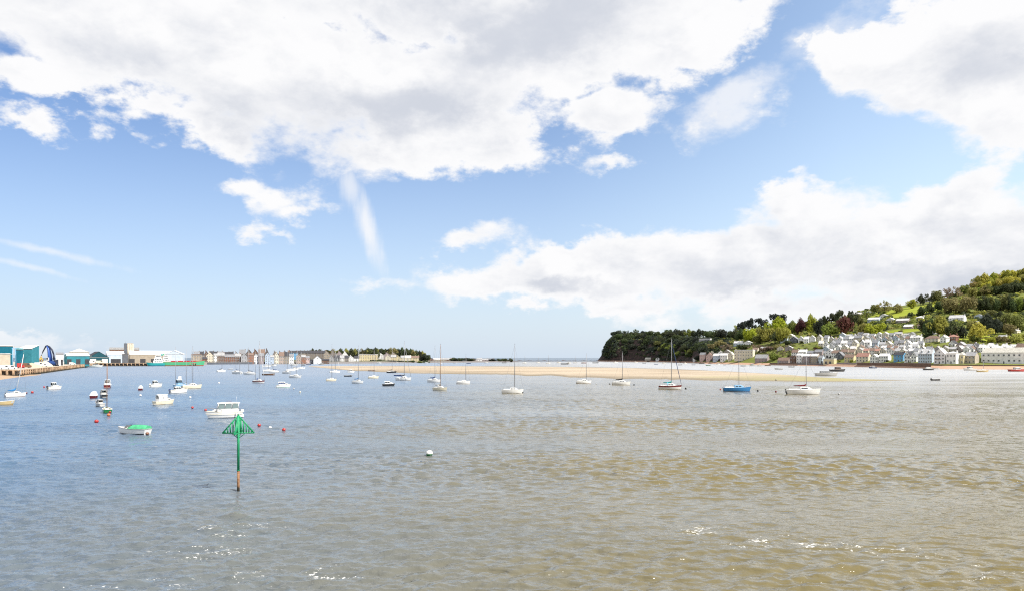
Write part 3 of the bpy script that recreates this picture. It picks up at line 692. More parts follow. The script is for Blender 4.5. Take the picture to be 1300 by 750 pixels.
def dinghy(label, px, py, head, L, hullc='white', foul='black', cover=None, ob=None, seats=2, cat='dinghy', name='dinghy', mast=None, stripe=None, group='small open boats', inside='grey', mounds=0, ch=1.0, c1=.93):
    r, d = boat(label, cat, px, py, head, L, group, name)
    B = L * .38; fb = L * .12 + .22
    secs = hull_part(r, L, B, fb, gel(hullc), gel(foul), gel(stripe) if stripe else None, tr=.8, rake=.12, draft=.18)
    gunwale_part(r, secs, gel('white' if hullc not in ('white', 'cream') else 'grey'), .035)
    if cover:
        mb = MB(); rows = []
        cs = [q for q in secs[:-1] if q[0][0] < (c1 - .5) * L]
        for k, s in enumerate(cs):
            t = 1 - k / (len(cs) - 1); a, b = s[0], s[-1]; h = ch * (.10 + .42 * (math.sin(math.pi * min(1, .25 + t * .5)) ** .8 if t > 0.02 else .3))
            rows.append([(a[0], a[1] * 1.02, a[2] - .06), (a[0], a[1] * .99, a[2] + .05), (a[0], a[1] * .5, a[2] + h * .85), (a[0], 0, a[2] + h), (b[0], b[1] * .5, b[2] + h * .85), (b[0], b[1] * .99, b[2] + .05), (b[0], b[1] * 1.02, b[2] - .06)])
        mb.loft(rows, 0, True, False, True, True); mb.build('canvas_cover', cloth(cover), r)
        if c1 < .9:
            deck_part(r, secs, gel('white')); windscreen(r, (c1 - .5) * L + .35, 0, B * .36, fb * 1.0, .42, .38)
    else:
        inside_part(r, secs, gel(inside), fb * .7)
        for k in range(seats):
            x = lerp(-.25, .2, k / max(1, seats - 1)) * L; w, z = sheer_at(secs, x)
            t = MB(); t.box((x, 0, z - .14), (.28, w * 1.75, .05)); t.build('thwart', WOOD, r)
    if ob: outboard(r, -.5 * L, fb * .8, 0, gel(ob))
    if mast:
        mz = zrow(mast, d); m = MB(); m.tube([(.1 * L, 0, .1), (.1 * L, 0, mz)], [.07, .045], 7); m.build('mast', WOOD, r)
    return r
def buoy(label, px, py, dia, col, low=None, group='mooring buoys', float_=.62, eye=True):
    x, y = water(px, py); r = thing('mooring_buoy', label, 'buoy', (x, y, .09 if y < 220 else 0), 0, group)
    mb = MB(); R_ = dia / 2
    mb.ball((0, 0, R_ * float_ - R_ * .15), R_, 14, 9, 0, (lambda z: 1 if z < -.05 * R_ else 0) if low else None, .92)
    mb.build('float', [gel(col)] + ([gel(low)] if low else []), r)
    if eye:
        e = MB(); e.tube([(R_ * .16 * math.cos(a), 0, R_ * float_ + R_ * .80 + R_ * .16 * math.sin(a)) for a in [math.pi * 2 * k / 8 for k in range(9)]], R_ * .05, 5, 0, False); e.build('ring', ROPE, r)
    return r

# --- the cabin cruiser behind the beacon
def pale_glass():
    m, nt, b = newmat('pale_glass'); b.inputs['Base Color'].default_value = (.16, .22, .22, 1); b.inputs['Roughness'].default_value = .05; b.inputs['Specular IOR Level'].default_value = 1.0
    return m
def hero():
    r, secs, (x0, x1, w, z0, cabh, fb, B, ro) = cruiser('white cabin cruiser with four side windows moored just behind the green slatted beacon', 285, 529.6, 207, 5.0, 'white', 'black', 'white', 3, None, 1.5, (-.43, .24), None, None, pale_glass(), True, group=None)
    h = MB(); h.box((lerp(x0, x1, .45), 0, z0 + cabh + .215), (.95, .5, .05)); h.build('hatch', gel('maroon'), ro)
    for s in (-1, 1):
        sp = MB(); pts = [(q[-1][0], s * (q[-1][1] * .975 + .02), q[-1][2] * .62) for q in secs]; sp.tube(pts, .03, 5); sp.build('rubbing_strake', gel('cream'), r)
    for k, x in enumerate((-.34, -.43)):
        f = MB(); ww, z = sheer_at(secs, x * 5.0)
        for s in (1,):
            f.tube([(x * 5.0, s * (ww + .10), z - .02), (x * 5.0, s * (ww + .12), z - .12), (x * 5.0, s * (ww + .12), z - .5), (x * 5.0, s * (ww + .12), z - .58)], [.02, .09, .09, .02], 8)
        f.build('fender', gel('white'), r)
    outboard(r, -.53 * 5.0, fb * .75, -.25, gel('white'), s=1.1)
    a = MB(); a.tube([(x0 + .3, .3, z0 + cabh), (x0 + .3, .3, z0 + cabh + 1.1)], .012, 5); a.build('aerial', gel('white'), ro)
    for s in (-1, 1):
        gr = MB(); gr.tube([(x0 - .3, s * w, z0 + .1), (x0 - .3, s * w, z0 + .55), (-.47 * 5.0, s * w * 1.1, z0 + .5), (-.47 * 5.0, s * w * 1.1, z0 + .05)], .022, 6)
        gr.build('stern_rail', ALU, r)
hero()
dinghy('white speedboat under a green canvas cover, lowest boat on the left', 169.5, 550.0, 166, 4.3, 'white', 'black', 'leaf', cat='speedboat', name='speedboat', group=None, stripe=None, c1=.66)
buoy('dark red buoy floating at the stern of the green-covered speedboat', 187, 551.8, .45, 'rust', 'brown')

# --- left-hand boats
dinghy('tan wooden dinghy cut off by the left edge of the view', 0, 513.5, 20, 4.6, 'tan', 'brown', None, None, 2)
yacht('small white sailboat with white mast leaning right, nearest the sandy quay corner', 19.5, 503.0, 58, 4.4, 449, 'white', 'rust', 'blue', mast='white', lean=-1.8, win=1, mastx=.02)
cruiser('small white motor boat with dark outboard, alone below the quay piles', 69, 493.8, 68, 4.0, 'white', 'rust', 'white', 2, 'black', 1.35, (-.2, .12))
buoy('red buoy beside the small leaning sailboat, left one of the touching pair', 33.5, 499.2, .55, 'maroon'); buoy('red buoy beside the small leaning sailboat, right one of the touching pair', 41, 498.4, .7, 'red'); buoy('red buoy just left of the small white motor boat under the quay', 56, 491.2, .6, 'red')
buoy('dark buoy off the left end of the leaning sailboat', 8, 499.5, .5, 'black')
dinghy('maroon-hulled boat under a white canopy, left of the moored cluster', 119.5, 504.6, 112, 4.2, 'maroon', 'black', 'white', ch=2.0, cat='motor boat', name='motor_boat')
cruiser('black-hulled workboat squeezed behind the green boat', 131, 503.6, 130, 4.2, 'black', 'black', 'grey', 2, None, 1.0, (-.25, .1), cabc='grey')
cruiser('grey launch with dark waterline alongside the green boat', 126, 515.2, 140, 3.2, 'grey', 'black', 'grey', 2, None, .65, (-.25, .1), cabc='grey')
def greenboat():
    r = dinghy('green wooden fishing boat with a thin mast, front of the moored cluster', 136.0, 523.0, 124, 4.1, 'green', 'black', None, None, 2, 'fishing boat', 'fishing_boat', 462, inside='cream', group=None)
    tr = MB(); tr.box((-2.09, 0, .50), (.05, 1.22, .46)); tr.build('transom', paint('sunlit_green_paint', (.10, .45, .10), .4), r)  # transom painted brighter to stand for sun on it
    b = MB(); b.box((.55, 0, .60), (.8, .7, .35), 0, 0, .85); b.build('cuddy', gel('white'), r)
greenboat()
cruiser('red and white fishing boat with two brown masts, back of the cluster', 136.5, 491.6, 118, 6.2, 'maroon', 'brown', 'white', 3, None, 1.5, (-.15, .22), 462, 'white', cat='fishing boat', name='fishing_boat', group=None)
def second_mast():
    root = [o for o in COL.objects if o.get('label') == 'red and white fishing boat with two brown masts, back of the cluster'][0]
    d = water(136, 491.6)[1]
    for o in root.children:
        if o.name.startswith('mast'): o.data.materials[0] = WOOD
    m = MB(); m.tube([(-1.35, .1, .4), (-1.35, .1, zrow(461, d))], [.07, .05], 7); m.build('mizzen_mast', WOOD, root)
    g = MB(); g.tube([(-2.2, -.7, .6), (-2.2, -.7, 2.1), (-2.2, .7, 2.1), (-2.2, .7, .6)], .06, 6); g.build('gantry', gel('white'), root)
second_mast()
buoy('red buoy at the bow of the green fishing boat, upper of two touching', 139.5, 523.8, .55, 'red'); buoy('red buoy just below the green fishing boat, lower of two touching', 138, 527.6, .55, 'orange'); buoy('red buoy alone below and left of the green fishing boat', 122.5, 536.2, .62, 'red')
dinghy('little dark maroon boat with white cuddy, between cluster and cream cabin boat', 178.5, 494.6, 115, 3.7, 'maroon', 'black', 'white', ch=1.6, cat='motor boat', name='motor_boat')
buoy('white buoy just below the little maroon boat', 178.3, 502.4, .6, 'white'); 
cruiser('little white motor boat with one dark window above the cream cabin boat', 198, 490.4, 62, 4.0, 'white', 'tan', 'white', 2, 'white', 1.2, (-.25, .12))
cruiser('cream cabin boat with tall boxy cabin and gold waterline, lone boat left of centre cluster', 208, 512.8, 62, 4.2, 'cream', 'brown', 'white', 2, None, 1.25, (-.36, .16), cabc='white', glass=gel('white'))
cruiser('white motor boat with dark outboards and a thin mast, in front of blue-canopied boat', 226.5, 498.2, 55, 4.6, 'white', 'black', 'white', 2, 'navy', .8, (-.22, .12), 440)
cruiser('white boat with raised white board and blue canopy, behind twin-outboard boat', 229, 490.6, 62, 4.4, 'sky', 'navy', 'white', 2, None, 1.6, (-.3, .1), cabc='sky')
yacht('cream sailboat with two slim masts, right of the white motor boat pair', 243.5, 492.6, 52, 6.0, 440, 'cream', 'brown', None, mizzen=443, win=2, boom=False, mast='alu', mastx=.05)
for a in (('pale pink buoy under the cream two-masted sailboat', 241.5, 504.8, .55, 'white'), ('red buoy below the pale pink buoy, left of the cabin cruiser', 244.3, 518, .5, 'red'), ('pinkish red buoy touching the bow of the white cabin cruiser', 261, 521.2, .5, 'red'),
          ('white spar buoy standing alone above the cabin cruiser', 278, 486, .65, 'white'), ('red buoy right of the beacon top, nearest to it', 329, 541, .5, 'red'), ('white buoy in line between two red buoys right of the beacon', 343, 543.6, .4, 'white'), ('red buoy right of the beacon top, farther from it', 360.3, 546.8, .5, 'red'),
          ('pale buoy below the blue-windowed white cruiser', 381, 498, .5, 'cream'), ('dark dinghy-like float trailing the blue-windowed cruiser', 373, 493.6, .5, 'grey')):
    buoy(*a)
buoy('large white buoy with weedy dark green base, alone in mid water', 545, 578.3, .70, 'white', 'green', None).location.z = .13

def white_board():
    root = [o for o in COL.objects if o.get('label', '').startswith('white boat with raised white board')][0]
    m = MB(); m.box((-.2, 0, 3.1), (.08, 2.0, 1.1), R(-62)); m.build('board', gel('white'), root)
    for s in (-1, 1):
        p = MB(); p.tube([(-.2, s * .6, .8), (-.2, s * .6, 2.6)], .05, 5); p.build('board_post', ALU, root)
white_board()

# --- middle anchorage
Y = yacht
Y('white sailboat with dark bundle on deck, farthest left of the pale mid-harbour yachts', 281, 471.6, 60, 6.5, 443, win=1, cover='black')
dinghy('tiny grey dinghy between two white sailboats below the town', 292.5, 468.4, 40, 4, 'grey')
Y('white two-masted sailboat with dark deck bundles, below the red-brown house', 300.5, 474, 150, 8.5, 446, mizzen=447, cover='navy')
Y('white sailboat with black boom cover, left of the tallest mast', 316.5, 475, 175, 7.0, 441, cover='black', foul='grey')
Y('cream ketch with the tallest mast of the harbour, blue hood, brown boot stripe', 328.5, 485.6, 345, 4.9, 433, 'white', 'brown', None, 'maroon', hood='navy', mizzen=447, mast='alu', jib='white')
Y('white sailboat with cream hull directly behind the blue-hooded ketch', 340, 471, 20, 6.5, 447, 'white', 'tan')
Y('white sailboat with navy boom cover, touching the stern of another behind the ketch', 347.5, 472.2, 200, 6.2, 446, cover='navy')
Y('white sailboat with bare mast, right of the brown-waterlined one above the blue-windowed cruiser', 369, 470.4, 30, 6.5, 444, foul='grey', boom=False)
Y('small white sailboat with dark mast by the sandbar left tip', 382, 467.8, 20, 6.5, 446, mast='dark', boom=False)
dinghy('flat brown dinghy just right of the blue-hooded ketch', 341, 475.8, 0, 6.5, 'brown', 'brown')
cruiser('white cabin motor boat farthest back behind the ketch', 338.5, 465.2, 20, 7.6, 'white', 'black', 'white')
cruiser('white motor boat with dark windows close under the pale blue house', 346.5, 464.2, 0, 7.8, 'white', 'navy', 'white')
Y('white sailboat with brown waterline between ketch and blue-windowed cruiser', 364, 473.6, 330, 6.6, 445, foul='brown')
Y('low white sailboat with thin faint mast, above and right of blue-windowed cruiser', 375, 479, 345, 6.2, 446, foul='brown', boom=False)
cruiser('white motor boat with navy stern under the pink-orange houses', 373, 463.6, 0, 8.5, 'white', 'navy', 'white')
cruiser('small white motor boat below the one with navy stern', 374, 469, 30, 5.5, 'white', 'grey', 'white')
cruiser('white motor cruiser with blue-tinted windows and pale green waterline', 359.5, 491.2, 25, 4.2, 'white', 'leaf', 'white', 3, None, .95, (-.34, .16), glass=gel('navy'))
Y('cream sailboat with white deck, left of the black-hulled tender', 420.5, 483, 20, 4.0, 437, 'cream', 'brown', mast='alu')
Y('white sailboat against the left tip of the sandbar', 425, 472.6, 25, 6.4, 443, 'white', 'grey', None, mast='alu', jib='white')
dinghy('black open boat just above the blue-covered sailboat', 442, 477.4, 0, 4.0, 'black', 'black', None, None, 2)
cruiser('white motor boat grounded near the sandbar edge, above black open boat', 445.5, 472.4, 20, 4.2, 'white', 'grey', 'white')
Y('white sailboat with bright blue boom cover, dark waterline, mid-harbour', 454, 486, 345, 4.5, 439, 'white', 'black', 'blue', mast='alu', win=1)
Y('cream sailboat just below a dark boat on the sandbar edge', 474, 479.6, 20, 4.7, 444, 'cream', 'tan')
dinghy('dark brown dinghy resting on the sandbar behind the cream sailboat', 472, 470.6, 10, 5, 'brown', 'black')
Y('dark-hulled sailboat on the sandbar edge with a slim mast', 497, 472.8, 20, 6.0, 443, 'black', 'black', 'black', cabc='grey')
cruiser('black-hulled motor boat with white top, nearest boat below the sandbar here', 493, 489.4, 15, 4.0, 'black', 'black', 'white', 2, None, .75, (-.3, .14), cabc='white')
Y('white yacht with very tall mast and navy hood, at sandbar middle-left', 512, 482.2, 350, 6.6, 433, 'white', 'brown', 'black', hood='navy', fenders=2, jib='grey')
dinghy('dark tender at the stern of the tall-masted navy-hooded yacht', 505, 476.4, 10, 4.2, 'navy', 'navy')
Y('white sailboat with blue hood, left one of the overlapping pair in centre', 551, 484.4, 350, 5.2, 439, 'white', 'navy', 'navy', hood='navy', mast='alu')
Y('worn cream sailboat with dark mast and canvas hood, right of overlapping pair', 558.5, 495, 340, 4.4, 437, 'cream', 'grey', 'grey', hood='grey', mast='wood', mastx=.05)
Y('low white sailboat with faint mast, right of the overlapping pair', 588, 486.6, 0, 4.8, 450, 'white', 'brown', None, boom=False, mastx=.22)
def bigone():
    r = Y('white sailboat with grey waterline and black float at its bow, centre right', 650.5, 498.6, 355, 5.6, 437, 'white', 'grey', None, 'white', mast='dark', tiller=True, mastx=.12)
bigone()
buoy('black float at the bow of the centre right sailboat', 663, 498.6, .7, 'black', None)
Y('low white sailboat with dark band and faint thin mast, left of centre right pair', 741, 486.2, 0, 5.4, 449, 'white', 'brown', None, 'white', boom=False, mastx=.2)
Y('white sailboat with dark bare boom, in front of the headland', 788.5, 488.0, 350, 6.2, 447, 'white', 'brown', 'black', None, win=3, mast='dark')
buoy('small dark buoy left of the sailboat with dark bare boom', 774, 487.4, .6, 'black'); buoy('small dark buoy right of the sailboat with dark bare boom', 805, 488.4, .6, 'black'); buoy('tiny pale buoy between two low white sailboats before the headland', 757, 487, .45, 'grey')
Y('white yacht with teal sail cover and light blue canvas hood, tall mast', 850.5, 493.2, 345, 6.6, 430, 'white', 'black', 'teal', 'maroon', hood='sky', mast='alu', jib='navy', tiller=True)
buoy('dark buoy off the bow of the teal-covered yacht', 870.5, 493.4, .6, 'black')
Y('blue-hulled sailboat with white cabin and thin mast below the sandbar', 935.5, 496.2, 356, 7.4, 447, 'blue', 'navy', None, None, win=2, cabc='sky', mast='dark', boom=False)
buoy('dark buoy right of the blue-hulled sailboat', 962, 496.4, .6, 'black'); buoy('red buoy left of the red-covered white sailboat', 985, 497.4, .55, 'maroon'); buoy('small red buoy at the stern of the blue-hulled sailboat', 914.5, 494.5, .5, 'red'); buoy('small grey buoy right of the red-covered sailboat', 1065, 500.6, .5, 'grey'); buoy('dark buoy on the weedy sandbar edge above the blue boat', 985, 482.6, .8, 'black')
Y('white sailboat with dark red sail cover and black rudder, rightmost big yacht', 1019.5, 499.8, 350, 8.2, 452, 'white', 'grey', 'maroon', None, win=1, mast='alu', tiller=True, ob='black', mastx=.10)
# --- far channel on the right
cruiser('grey-brown fishing launch with black keel grounded past the sandbar tip', 1049, 476.8, 356, 10.5, 'grey', 'black', 'grey', 2, None, 1.0, (-.3, .15), cabc='grey', cat='fishing boat', name='fishing_boat', group=None, rails=False)
cruiser('dark low workboat with boxy house, right of the grounded grey launch', 1063, 471, 0, 10.0, 'black', 'black', 'brown', 2, None, 1.6, (-.15, .2), cabc='brown', cat='workboat', name='workboat', group=None, rails=False)
cruiser('dark and white launch below the cream cottage wall', 1108, 466.9, 180, 6.5, 'navy', 'black', 'white', 2, None, 1.0, (-.25, .15))
cruiser('dark-hulled cabin launch off the grey three-storey house', 1179, 469.2, 0, 7.8, 'black', 'black', 'white', 3, None, 1.0, (-.3, .2))
dinghy('small grey dinghy at the shingle right of the dark-hulled cabin launch', 1189, 467.9, 0, 4.6, 'grey', 'black')
dinghy('low black raft-like skiff alone in the channel at right', 1188, 482.4, 5, 4.0, 'black', 'black', None, 'black', 2)
cruiser('white cabin launch with dark waterline moored off the warehouse left end', 1231, 469.6, 180, 9.0, 'white', 'navy', 'white', 3)
Y('cream sailing boat with bare mast off the long white warehouse', 1247.5, 471.6, 0, 7.6, 458, 'tan', 'tan', None, boom=False)
cruiser('dark red launch off the right end of the warehouse', 1291, 471, 0, 10.5, 'red', 'maroon', 'white', 3)
dinghy('grey rowing boat in the channel below the brown brick house', 988.5, 468.4, 175, 6.2, 'grey', 'grey', None, None, 3)
dinghy('thin dark skiff close to the seawall, right of grey rowing boat', 1005, 465.6, 0, 6.0, 'black', 'black')
# --- small craft far off towards the headland and the beach
FAR = [('dinghy', 863.5, 462.9, 15, 7, 'black', 'black dinghy nearest the tall mast of the teal-covered yacht'), ('dinghy', 880.5, 462.8, 0, 6, 'navy', 'dark dinghy off the pink beach houses'), ('dinghy', 899, 463.5, 165, 7, 'green', 'dark green dinghy at the pink beach edge'), ('dinghy', 891, 461.4, 0, 10, 'black', 'long dark boat drawn close to the pink beach'),
       ('dinghy', 920, 462.9, 0, 5, 'navy', 'small dark boat below the cream beach houses'), ('dinghy', 943.5, 464.3, 0, 7, 'black', 'dark dinghy below the cream stone hall'), ('cruiser', 955.5, 463.9, 0, 8, 'grey', 'grey launch at the slipway below the mauve house'), ('cruiser', 964, 464.3, 170, 6, 'white', 'white launch next to the grey launch at the slipway'), ('dinghy', 975, 463.8, 0, 9, 'brown', 'brown boat along the wall under the round green tree'),
       ('dinghy', 717, 461.9, 0, 14, 'black', 'black boat in the far channel left of the headland'), ('cruiser', 781.5, 460.2, 20, 10, 'white', 'white boat under the headland cliff, left of its middle'), ('cruiser', 807, 460, 0, 9, 'white', 'white boat under the headland cliff, right of its middle'), ('dinghy', 833, 462, 0, 7, 'navy', 'dark boat off the low cliff cottage'), ('dinghy', 756, 460.4, 0, 13, 'black', 'dark boat off the tip of the headland'), ('dinghy', 818, 460.6, 0, 8, 'black', 'tiny dark boat near the cliff-foot cottage'),
       ('cruiser', 843, 460.9, 0, 8, 'white', 'white launch left of the tall white mast below the wood'), ('cruiser', 870, 461.3, 10, 7, 'white', 'white launch under the dark purple cliff face'), ('cruiser', 912, 462.2, 10, 6, 'white', 'tiny white launch by the cream beach houses'),
       ('yacht', 666, 460.6, 10, 9, 'white', 'white sailboat in the far channel, leftmost beyond the sandbar centre'), ('yacht', 683, 460.2, 0, 9, 'white', 'white sailboat beyond the sandbar, second in the far row'), ('yacht', 696, 460.8, 10, 9, 'white', 'white sailboat beyond the sandbar, third in the far row'), ('cruiser', 722, 460.8, 0, 9, 'white', 'white launch beside the black boat in the far channel'), ('yacht', 730, 460.3, 0, 9, 'grey', 'grey sailboat in the far row right of the black boat'), ('cruiser', 741, 460.6, 0, 11, 'maroon', 'maroon launch in the far channel near the headland'), ('cruiser', 709, 460.2, 0, 9, 'white', 'white launch left of the black boat in the far channel'),
       ('cruiser', 465, 460.6, 0, 9, 'white', 'white launch beached below the cream apartment blocks'), ('cruiser', 481, 460.8, 0, 10, 'white', 'white launch beached right of the apartment blocks'), ('cruiser', 521, 460.2, 10, 10, 'white', 'white launch below the wooded point'), ('cruiser', 541, 460.6, 0, 9, 'white', 'white launch right at the foot of the point'), ('cruiser', 559, 461.0, 0, 8, 'white', 'white launch on the far shore beside the tallest dark mast'), ('dinghy', 595, 461, 0, 9, 'navy', 'dark boat on the low far shore'), ('cruiser', 617, 460.4, 0, 9, 'white', 'white launch on the low far shore, in front of pink houses'), ('dinghy', 640, 460.3, 0, 10, 'black', 'dark boat near the low end of the far shore'),
       ('cruiser', 392, 462.6, 0, 8, 'navy', 'navy workboat left of the sandbar tip below the terrace'), ('cruiser', 408, 462.4, 0, 9, 'grey', 'grey workboat below the white boathouse gable'), ('cruiser', 385, 463.2, 10, 6, 'black', 'black boat close to the pink-orange houses'), ('cruiser', 503, 460.4, 0, 9, 'grey', 'grey launch on the beach below wooded slope'), ('dinghy', 578, 460.6, 0, 9, 'white', 'white dinghy on the low far shore below dark trees'),
       ('cruiser', 122, 465.6, 3, 15, 'white', 'white harbour launch moored under the far quay, below the blue barn')]
for kind, px, py, hd, L, c, lab in FAR:
    if kind == 'dinghy': dinghy(lab, px, py, hd, L * .8, c, 'black', group='small craft far across the water')
    elif kind == 'cruiser': cruiser(lab, px, py, hd, L * .8, c, 'black', 'white', 2, None, 1.0 + L * .03, (-.25, .15), group='small craft far across the water', rails=False, cabc='white' if c != 'black' else 'grey')
    else: yacht(lab, px, py, hd, L * .8, 450 + (int(px) % 3), c, 'black', None, boom=False, group='small craft far across the water', win=1)

# --- the channel beacon: two crossed slatted triangles on a post
def beacon_paint():
    m, nt, b = newmat('green_beacon_paint'); P = nd(nt, 'ShaderNodeTexCoord').outputs['Object']
    n1 = noise_tex(nt, P, 2.2, 6, .65); n2 = noise_tex(nt, nd(nt, 'ShaderNodeMapping', {'Vector': P, 'Scale': (14, 14, .9)}).outputs[0], 1.0, 5, .7)
    c = mixc(nt, mrange(nt, n1, .3, .7), (.004, .22, .085), (.012, .34, .14)); c = mixc(nt, mrange(nt, n2, .60, .70), c, (.16, .085, .035)); c = mixc(nt, mrange(nt, n2, .36, .30), c, (.42, .48, .42))
    nt.links.new(c, b.inputs['Base Color']); b.inputs['Roughness'].default_value = .55; return m
def beacon():
    x, y = water(302.6, 622); k = y / F
    r = thing('channel_beacon', 'green post beacon with slatted triangular topmark and rusty foot, standing in the water', 'beacon', (x, y, 0))
    gm = beacon_paint(); gm2 = paint('dark_green_paint', (.004, .18, .075), .5, 0, .2, 2.5)
    rm, nt, b = newmat('rusted_weedy_steel')
    tc = nd(nt, 'ShaderNodeTexCoord').outputs['Object']; z = nd(nt, 'ShaderNodeSeparateXYZ', {0: tc}).outputs[2]; n = noise_tex(nt, tc, 5, 5, .65)
    c = mixc(nt, mrange(nt, n, .35, .65), (.20, .085, .035), (.34, .20, .11)); c = mixc(nt, mrange(nt, mth(nt, 'MULTIPLY_ADD', n, .5, z), .62, .38), c, (.035, .028, .016)); nt.links.new(c, b.inputs['Base Color']); b.inputs['Roughness'].default_value = .85
    zt, zg, zb, zj = 95.2 * k, 73 * k, 25.5 * k, 95.2 * k
    pr = .092
    m = MB(); m.tube([(0, 0, zb), (0, 0, zt - .02)], pr, 14); m.build('post', gm, r)
    m = MB(); m.tube([(0, 0, -1.2), (0, 0, zb * .45), (0, 0, zb)], [pr * 1.12, pr * 1.06, pr * 1.02], 14); m.build('rusty_foot', rm, r)
    m = MB(); m.tube([(0, 0, zb - .03), (0, 0, zb + .03)], pr * 1.25, 14); m.build('collar', gm2, r)
    W = 19.3 * k; H = 22 * k
    for a, nm in ((R(8), 'topmark_panel'), (R(98), 'topmark_panel')):
        m = MB(); ca, sa = math.cos(a), math.sin(a)
        def P(u, z): return (u * ca, u * sa, z)
        fr = .055
        m.tube([P(-W, zg), P(0, zt)], fr, 6); m.tube([P(W, zg), P(0, zt)], fr, 6); m.tube([P(-W, zg), P(W, zg)], fr, 6)
        for i in range(1, 12):
            u = -W + 2 * W * i / 12
            if abs(u) < .12: continue
            top = zg + H * (1 - abs(u) / W)
            m.tube([P(u, zg), P(u, top)], .05, 6)
        m.build(nm, [gm], r)
    m = MB()
    for s in (-1, 1): m.tube([(s * pr, 0, zg - .35), (s * .55, 0, zg)], .025, 6); m.tube([(0, s * pr, zg - .35), (0, s * .55, zg)], .025, 6)
    m.build('brace', gm2, r)
    m = MB(); m.tube([(0, 0, zt - .05), (0, 0, zt + .1)], .06, 8); m.build('cap', gm2, r)
beacon()
# ------------------------------------------------------------------ buildings
WALLC = {'white': (.84, .83, .81), 'cream': (.68, .62, .50), 'yellow': (.62, .54, .34), 'pink': (.60, .45, .41), 'grey': (.38, .38, .39), 'mauve': (.34, .28, .28), 'stone': (.36, .31, .25), 'blue': (.16, .38, .62), 'pale blue': (.50, .58, .68), 'brick': (.22, .12, .09), 'brown': (.17, .11, .085),
         'orange': (.32, .17, .12), 'beige': (.48, .42, .34), 'weathered': (.22, .19, .165), 'sooty': (.14, .12, .115), 'teal': (.012, .125, .185), 'sea teal': (.045, .22, .27), 'dark teal': (.018, .075, .10), 'slate': (.12, .13, .15), 'peach': (.46, .37, .31)}  # darker town tones carry facade shade in the colour
ROOFC = {'slate': (.23, .235, .25), 'pale': (.62, .61, .60), 'dark': (.06, .06, .068), 'brown': (.22, .155, .125), 'red': (.36, .20, .16), 'white': (.74, .75, .75), 'grey': (.36, .36, .365), 'teal': (.03, .25, .28), 'lichen': (.50, .48, .42)}  # pale roofs: slate with sun glare lightened into the colour
def wallm(c): return paint('render_' + c.replace(' ', '_'), WALLC[c], .85, 0, .16, .35, .15)
def roofm(c):
    nm = 'roofing_' + c
    if nm in MATS: return MATS[nm]
    m = paint(nm, ROOFC[c], .8, 0, .28, .9, .2); return m
FRAMEM = paint('window_frame_white', (.75, .75, .73), .6); DARKW = paint('dark_window', (.035, .04, .05), .15, 0, .2, .5, .7); SILLM = paint('chimney_pot_clay', (.30, .15, .09), .9)
_mc = {}
def window_mesh(w, h):
    k = ('w', round(w, 1), round(h, 1))
    if k not in _mc:
        m = MB(); t = .09
        m.box((0, .0, 0), (w, .08, h), 0, 0)
        m.box((0, -.05, 0), (w - 2 * t, .02, h - 2 * t), 0, 1)
        m.box((0, -.07, 0), (.05, .02, h - 2 * t), 0, 0); m.box((0, -.075, .1 * h), (w - 2 * t, .02, .05), 0, 0)
        m.box((0, -.10, -h / 2 - .05), (w + .2, .22, .09), 0, 0)
        _mc[k] = m.mesh('window', [FRAMEM, DARKW])
    return _mc[k]
def door_mesh(w, h):
    k = ('d', w, h)
    if k not in _mc:
        m = MB(); m.box((0, 0, h / 2), (w + .2, .08, h + .1), 0, 0); m.box((0, -.05, h / 2), (w, .03, h), 0, 1); m.box((w * .36, -.08, h * .5), (.06, .06, .06), 0, 0)
        _mc[k] = m.mesh('door', [FRAMEM, DARKW])
    return _mc[k]
def chimney_part(parent, x, y, z, h, wm, pots=2):
    m = MB(); m.box((x, y, z + h / 2), (1.1, .7, h), 0, 0); m.box((x, y, z + h - .06), (1.25, .85, .14), 0, 0)
    for k in range(pots): m.tube([(x + (k - (pots - 1) / 2) * .45, y, z + h), (x + (k - (pots - 1) / 2) * .45, y, z + h + .5)], .14, 6, 1)
    return m.build('chimney', [wm, SILLM], parent)
